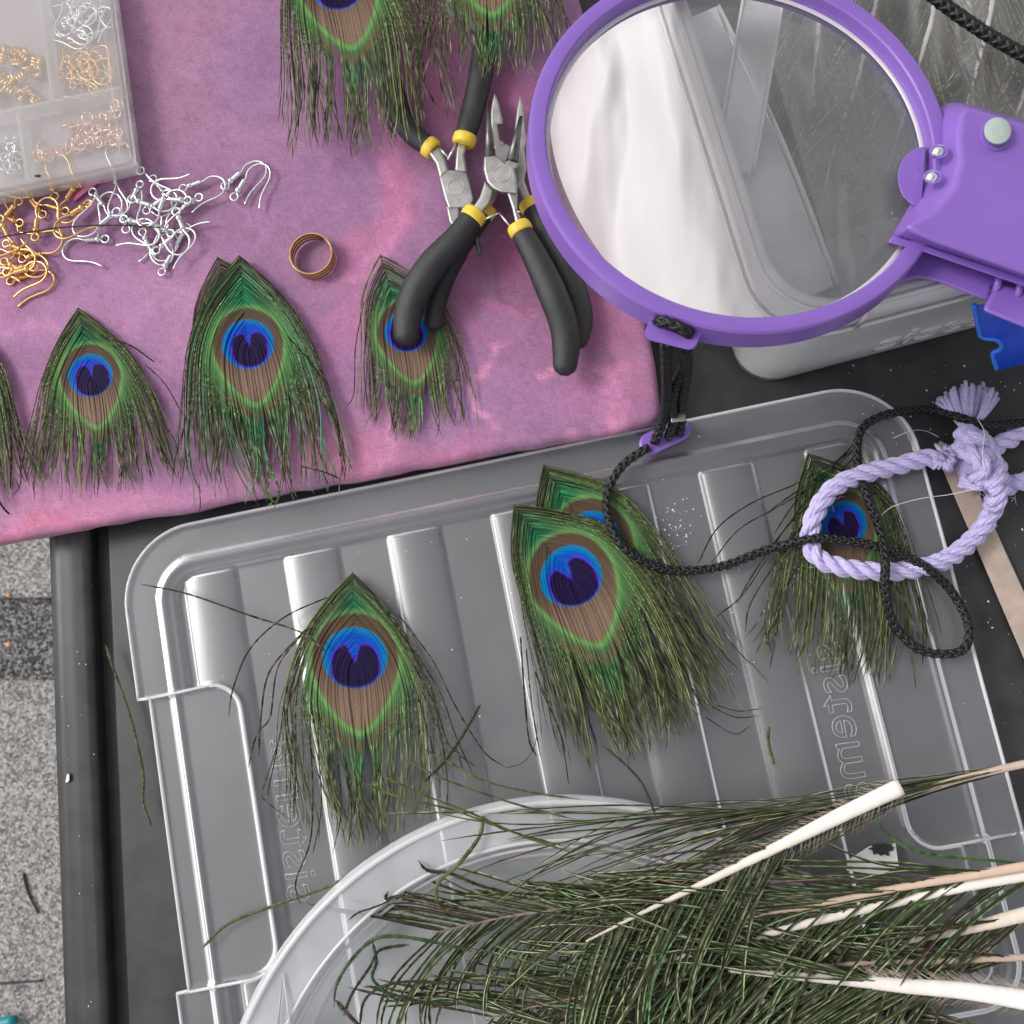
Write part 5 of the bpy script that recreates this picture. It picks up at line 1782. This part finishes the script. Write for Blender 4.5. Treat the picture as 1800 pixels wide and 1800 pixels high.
for k, (pts, lab) in enumerate((([(1550, 905, .017), (1570, 890, .017), (1620, 876, .016), (1665, 870, .013), (1715, 860, .022)], 'fine white thread lying from the lid edge to the rope knot'), ([(1570, 770, .0145), (1600, 758, .0145), (1625, 757, .006), (1650, 768, .006)], 'fine white thread arching over the corner of the lid'), ([(1718, 735, .022), (1730, 760, .026), (1727, 800, .028), (1735, 840, .026)], 'fine white thread lying over the rope knot'))):
    m = MB()
    m.tube(smooth_path(pxz(pts), 24), .00016, 5)
    tag(m.build('thread', M['crumb']), lab, 'thread')

# ------------------------------------------------------------------ wooden stick
sa, sb = np.array([1652, 772.]), np.array([1830, 1165.])
dS = (sb - sa) / np.linalg.norm(sb - sa)
nS = np.array([-dS[1], dS[0]])
poly = [sa + dS * 2, sa + dS * 34 - nS * 20, sa + dS * 60 - nS * 23, sb - nS * 25, sb + nS * 25, sa + dS * 40 + nS * 17, sa + dS * 6 + nS * 6]
m = MB()
m.prism(poly, .0008, .0034, 1.5)
v = m.v[0]
pj = to_px(v)
al = ((pj - sa) @ dS)
ac = ((pj - sa) @ nS)
m.c[0] = np.array([.44, .35, .29]) * (0.85 + .3 * vnoise(np.stack([al * .1, ac], 1), 9, 4))[:, None]
tag(m.build('wooden_stick', M['wood'], smooth=False, colors=True, bevel=.0004), 'pale wooden stick with a pointed end lying on the black table at the right', 'stick')

# ------------------------------------------------------------------ round clear dish
DZ0, DZ1 = 0.0135, 0.036
dc = P(1006, 2075, DZ1)
dl = np.linalg.norm(P(424, 1800, DZ1) - dc)
def dish_ring(rx, ry, z):
    th = np.linspace(0, 2 * PI, 140, endpoint=False)
    return [dc * np.array([1, 1, 0]) + np.array([rx * math.cos(t), ry * math.sin(t), z]) for t in th]
DRX, DRY = 0.1362, 0.1362
def dr(o, z):
    return dish_ring(DRX + o, DRY + o, z)
dish = thing('plastic_dish', 'round clear plastic dish on the lid holding a heap of dark feather stems', 'dish', tuple(dc * np.array([1, 1, 0]) + np.array([0, 0, DZ0])))
loft('bowl', [dr(-.036, DZ0), dr(-.030, DZ0 + .0014), dr(-.0235, DZ0 + .006), dr(-.0205, DZ0 + .012), dr(-.0185, DZ1 - .005), dr(-.0175, DZ1 - .0025), dr(-.0155, DZ1 - .0015), dr(-.0055, DZ1 - .0012), dr(-.0042, DZ1 - .0002), dr(-.0020, DZ1), dr(-.0005, DZ1 - .0008), dr(.0, DZ1 - .0025), dr(-.0003, DZ1 - .0052)], 'dish_plastic', dish, cap0=True, smooth=True)
def dish_rod(o, z, r):
    p = np.array(dr(o, z))
    p = np.vstack([p, p[:1]])
    m = MB()
    m.tube(p, r, 7, cap=False)
    m.build('rim_bead', M['emboss'], dish)
dish_rod(-.0028, DZ1 - .0002, .0013)
dish_rod(-.0170, DZ1 - .0016, .0008)
dish_rod(-.0200, DZ1 - .006, .0007)
dish_rod(-.0245, DZ0 + .005, .0008)
# little raised triangle on the rim
m = MB()
m.tube(pxz([(489, 1800, DZ1), (497, 1712, DZ1), (512, 1810, DZ1)]), .0005, 6)
m.build('moulded_mark', M['emboss'], dish)

# ------------------------------------------------------------------ heap of feather stems in and beside the dish
HG = 'trimmed peacock feather stems heaped on the dish'
Z1 = [.042, .040, .036]
stem('thick pale stem with a cut end pointing up right, topmost of the heap', [(1583, 1383), (1480, 1432), (1350, 1497), (1230, 1556), (1130, 1604), (1030, 1655)], [12.5, 11, 8, 5.5, 3.2, 1.6], [.052, .050, .047, .045, .042, .040],
     [(-1, .34, 1.0, 34, 330, 290, 34, 44, 10, 1.0, 3.0, -.012), (1, .34, .95, 16, 220, 200, 24, 34, 0, .8, 2.2, -.008)], 1, group=HG, ccol=(.88, .81, .74), hairs=[(-1, 0.0, .5, 90, 36, 52), (1, .0, .6, 90, 30, 34)])
stem('slender brown stem entering at the right edge above the cut stem', [(1830, 1336), (1700, 1366), (1600, 1396), (1480, 1422), (1370, 1440), (1250, 1470)], [6, 5.5, 5, 4, 3, 1.5], [.040, .040, .041, .040, .038, .037],
     [(1, .02, .80, 31, 860, 620, 3, 11, -5, .5, 1.5, -.004), (-1, .02, .95, 25, 700, 480, 3, 15, -4, .5, 1.6, -.006)], 2, group=HG, ccol=(.58, .44, .36))
stem('tan stem crossing the right edge below the cut stem', [(1830, 1518), (1700, 1540), (1580, 1560), (1450, 1588), (1330, 1612), (1220, 1640)], [7, 6.5, 6, 5, 3.5, 2], [.047, .046, .044, .042, .040, .038],
     [(1, .10, 1, 28, 380, 330, 10, 26, 4, .8, 2.1, -.006), (-1, .2, 1, 25, 330, 300, 24, 40, 6, .9, 2.8, -.012)], 3, group=HG, ccol=(.66, .49, .38))
stem('long white stem running under the tan one, crossed by thin barbs', [(1830, 1535), (1680, 1562), (1540, 1594), (1400, 1628), (1270, 1664), (1120, 1700)], [7.5, 7.5, 7, 6, 4.5, 2.5], [.045, .044, .042, .040, .038, .036],
     [(-1, .0, 1, 39, 340, 300, 26, 42, 8, .9, 2.8, -.010), (1, .1, 1, 22, 360, 320, 8, 24, 2, .8, 2.1, -.006)], 4, group=HG, ccol=(.86, .80, .74))
stem('short cream stem at the right edge between the long stems', [(1830, 1600), (1760, 1618), (1690, 1636), (1640, 1646), (1560, 1664)], [11, 10, 7, 4.5, 2], [.043, .042, .040, .038],
     [(-1, .05, 1, 29, 330, 280, 22, 42, 10, .8, 2.8, -.010), (1, .2, 1, 13, 260, 240, 10, 24, 0, .8, 2.1, -.006)], 5, group=HG, ccol=(.78, .68, .58))
stem('thin brown stem lying level at the right edge low in the heap', [(1830, 1682), (1730, 1686), (1640, 1690), (1540, 1692), (1400, 1700)], [5, 5, 4.5, 3.5, 2], [.042, .041, .040, .038],
     [(-1, .1, 1, 31, 360, 320, 12, 36, 10, .85, 2.6, -.010), (1, .1, 1, 22, 380, 340, 8, 24, 2, .8, 2.2, -.006)], 6, group=HG, ccol=(.50, .38, .32))
stem('thick white stem with downy edges at the bottom right corner', [(1830, 1762), (1700, 1742), (1590, 1733), (1480, 1722), (1380, 1714), (1280, 1706)], [15, 12.5, 11, 8.5, 6, 3], [.047, .046, .044, .043, .041, .039],
     [(-1, .3, 1, 31, 340, 300, 34, 52, 12, .9, 2.9, -.012), (1, .4, 1, 25, 420, 360, 6, 24, 0, .85, 2.4, -.006)], 7, group=HG, ccol=(.88, .84, .80), hairs=[(1, 0.0, .55, 110, 46, 28), (-1, .0, .55, 110, 32, 40)])
stem('dark stem buried in the left part of the feather heap', [(1330, 1560), (1200, 1570), (1050, 1590), (900, 1610), (760, 1640)], [3.5, 3, 2.5, 2, 1.2], [.034, .034, .032, .030],
     [(1, .0, 1, 45, 260, 210, 10, 26, 4, .8, 2.4, -.004), (-1, .0, 1, 49, 290, 230, 12, 34, 22, .9, 2.5, -.006)], 8, group=HG, ccol=(.35, .28, .22))
stem('dark stem at the bottom edge under the feather heap', [(1500, 1690), (1330, 1705), (1150, 1730), (980, 1760), (860, 1790)], [3.5, 3, 2.5, 2, 1.2], [.033, .033, .031, .029],
     [(1, .0, 1, 58, 280, 240, 10, 28, 4, .9, 2.6, -.004), (-1, .0, 1, 61, 300, 260, 14, 38, 16, 1.0, 2.8, -.006)], 9, group=HG, ccol=(.35, .28, .22))
stem('dark stem off the bottom edge beneath the downy white stem', [(1830, 1830), (1650, 1815), (1450, 1810), (1250, 1820), (1050, 1850)], [3.5, 3, 2.5, 2, 1.2], [.034, .034, .032, .030],
     [(1, .0, 1, 78, 330, 280, 8, 30, 4, .8, 2.6, -.004)], 10, group=HG, ccol=(.35, .28, .22))
# curled loose strands spilling out at the left of the heap
for k, (pts, wd, c0, lab) in enumerate((
        ([(850, 1428), (843, 1470), (805, 1520), (772, 1550), (768, 1580), (775, 1600)], 4.2, OLIVE * 1.1, 'crooked green strand standing up at the left of the heap'),
        ([(735, 1512), (752, 1530), (790, 1535), (840, 1555), (900, 1572)], 3.6, DK, 'dark strand with a kinked tip over the dish rim'),
        ([(683, 1566), (678, 1580), (700, 1576), (745, 1580), (780, 1590)], 3.4, DK, 'dark strand with a hooked end over the dish rim'),
        ([(612, 1618), (630, 1604), (660, 1594), (690, 1580)], 2.0, DK, 'thin dark strand lying over the pale dish wall'),
        ([(587, 1770), (592, 1730), (615, 1690), (650, 1655), (690, 1645), (760, 1655), (830, 1672)], 4.0, np.array([.045, .075, .032]), 'long bright green strand curling down the left side of the dish'),
        ([(604, 1785), (620, 1745), (650, 1700), (668, 1670), (720, 1660)], 3.2, DK, 'dark strand curling down inside the green one'),
        ([(590, 1758), (606, 1776), (628, 1800), (640, 1815)], 4.4, BROWN * .7, 'short brown stalk at the bottom edge of the dish'),
        ([(632, 1810), (640, 1760), (670, 1735), (720, 1725), (800, 1730)], 3.0, DK, 'black strand curving up from the bottom edge'),
        ([(640, 1735), (655, 1735), (690, 1748), (740, 1760), (790, 1766)], 3.4, DK, 'black strand lying low across the dish floor'),
        ([(655, 1655), (662, 1690), (655, 1720), (680, 1745), (700, 1760)], 3.8, np.array([.035, .07, .04]), 'short curled green strand in the dish'),
        ([(630, 1372), (700, 1400), (800, 1425), (900, 1462), (1000, 1490)], 2.4, np.array([.07, .085, .025]), 'longest pale tipped strand reaching left over the lid'),
        ([(735, 1312), (790, 1340), (850, 1372), (930, 1392), (1020, 1405)], 2.4, np.array([.085, .09, .04]), 'pale tipped strand rising highest left of the middle feathers'),
        ([(706, 1332), (770, 1365), (850, 1395), (930, 1420), (1010, 1440)], 2.4, np.array([.085, .09, .04]), 'pale tipped strand just under the highest one'),
        ([(657, 1356), (740, 1395), (830, 1430), (920, 1470), (1010, 1500)], 2.4, np.array([.07, .09, .025]), 'pale tipped strand between the two long ones'),
        ([(1155, 1440), (1130, 1380), (1100, 1345), (1060, 1310)], 2.6, DK * 1.2, 'dark strand bending up under the middle feathers'),
        ([(1352, 1276), (1350, 1300), (1356, 1330), (1362, 1345)], 3.2, np.array([.07, .085, .025]), 'short green strand standing upright right of the middle feathers'),
        ([(1538, 1432), (1552, 1460), (1600, 1492), (1660, 1505), (1740, 1512), (1800, 1518)], 3.2, np.array([.055, .10, .035]), 'bright green strand curling under the cut stem to the right'),
        ([(1600, 1770), (1570, 1700), (1560, 1650), (1600, 1600), (1650, 1580)], 4.4, np.array([.07, .12, .04]), 'bright green strand crossing the white stems at the right'))):
    strand('feather_strand', lab, pts, wd, c0, [.041, .043, .044] if k > 9 else [.036, .040, .038], n=44)
m = MB()
g = np.random.default_rng(3)
bl = [(1550 + (20 + (7 * g.random() if i % 2 else -5 * g.random())) * math.cos(t), 1490 + (11 + (6 * g.random() if i % 2 else -3 * g.random()) + 3 * math.sin(t)) * math.sin(t)) for i, t in enumerate(np.sort(g.random(20)) * .35 + np.linspace(0, 2 * PI, 20, endpoint=False))]
pr_ = [(1490, 1512), (1530, 1486), (1574, 1482), (1580, 1524), (1546, 1538), (1488, 1530)]
m.prism(pr_, .0145, .0149)
tag(m.build('paper_scrap', M['crumb'], smooth=False), 'small white paper scrap on the lid under the cut stem', 'scrap')
m = MB()
m.prism(bl, .0152, .0158)
tag(m.build('feather_fluff', M['grip'], smooth=False), 'small dark spiky tuft lying on the white paper scrap', 'tuft')

# ------------------------------------------------------------------ crumbs of plastic and dust on table and lid
g = np.random.default_rng(9)
def crumbs(name, label, n, fn, z, r0, mat='crumb'):
    m = MB()
    for i in range(n):
        x, y = fn()
        r = r0 * (0.4 + g.random() ** 2 * 1.4)
        c = P(x, y, z + r * .4)
        a_ = g.random() * 3
        e1 = np.array([math.cos(a_), math.sin(a_), 0]) * r
        e2 = np.array([-math.sin(a_), math.cos(a_), 0]) * r * (.4 + .6 * g.random())
        m.add([c + e1, c + e2, c - e1, c - e2, c + np.array([0, 0, r * .5])], [(0, 1, 4), (1, 2, 4), (2, 3, 4), (3, 0, 4)])
    o = m.build(name, M[mat], smooth=False, kind='stuff')
    return tag(o, label, 'crumbs')
crumbs('dust_specks', 'pale specks scattered on the black table', 55, lambda: (1480 + 320 * g.random(), 620 + 180 * g.random()), .0004, .00034)
crumbs('dust_specks', 'pale specks on the black table below the stick', 40, lambda: (1690 + 110 * g.random(), 880 + 400 * g.random()), .0004, .0004)
crumbs('glitter_crumbs', 'cluster of tiny white crumbs on the lid beside the middle feathers', 70, lambda: (1190 + g.normal(0, 20), 925 + g.normal(0, 28)), .0105, .00035)
crumbs('glitter_crumbs', 'white specks sprinkled over the clear lid', 110, lambda: (340 + 1250 * g.random(), 760 + 560 * g.random()), .0110, .00028)
crumbs('dust_specks', 'pale specks on the left rim of the table', 26, lambda: (100 + 80 * g.random(), 1000 + 780 * g.random()), .0046, .0003)
m = MB()
m.prism([(115, 1375), (118, 1360), (122, 1361), (122, 1372), (118, 1376)], .0044, .0056, .5)
tag(m.build('white_chip', M['crumb'], smooth=False), 'small white chip on the grey rim of the table', 'chip')
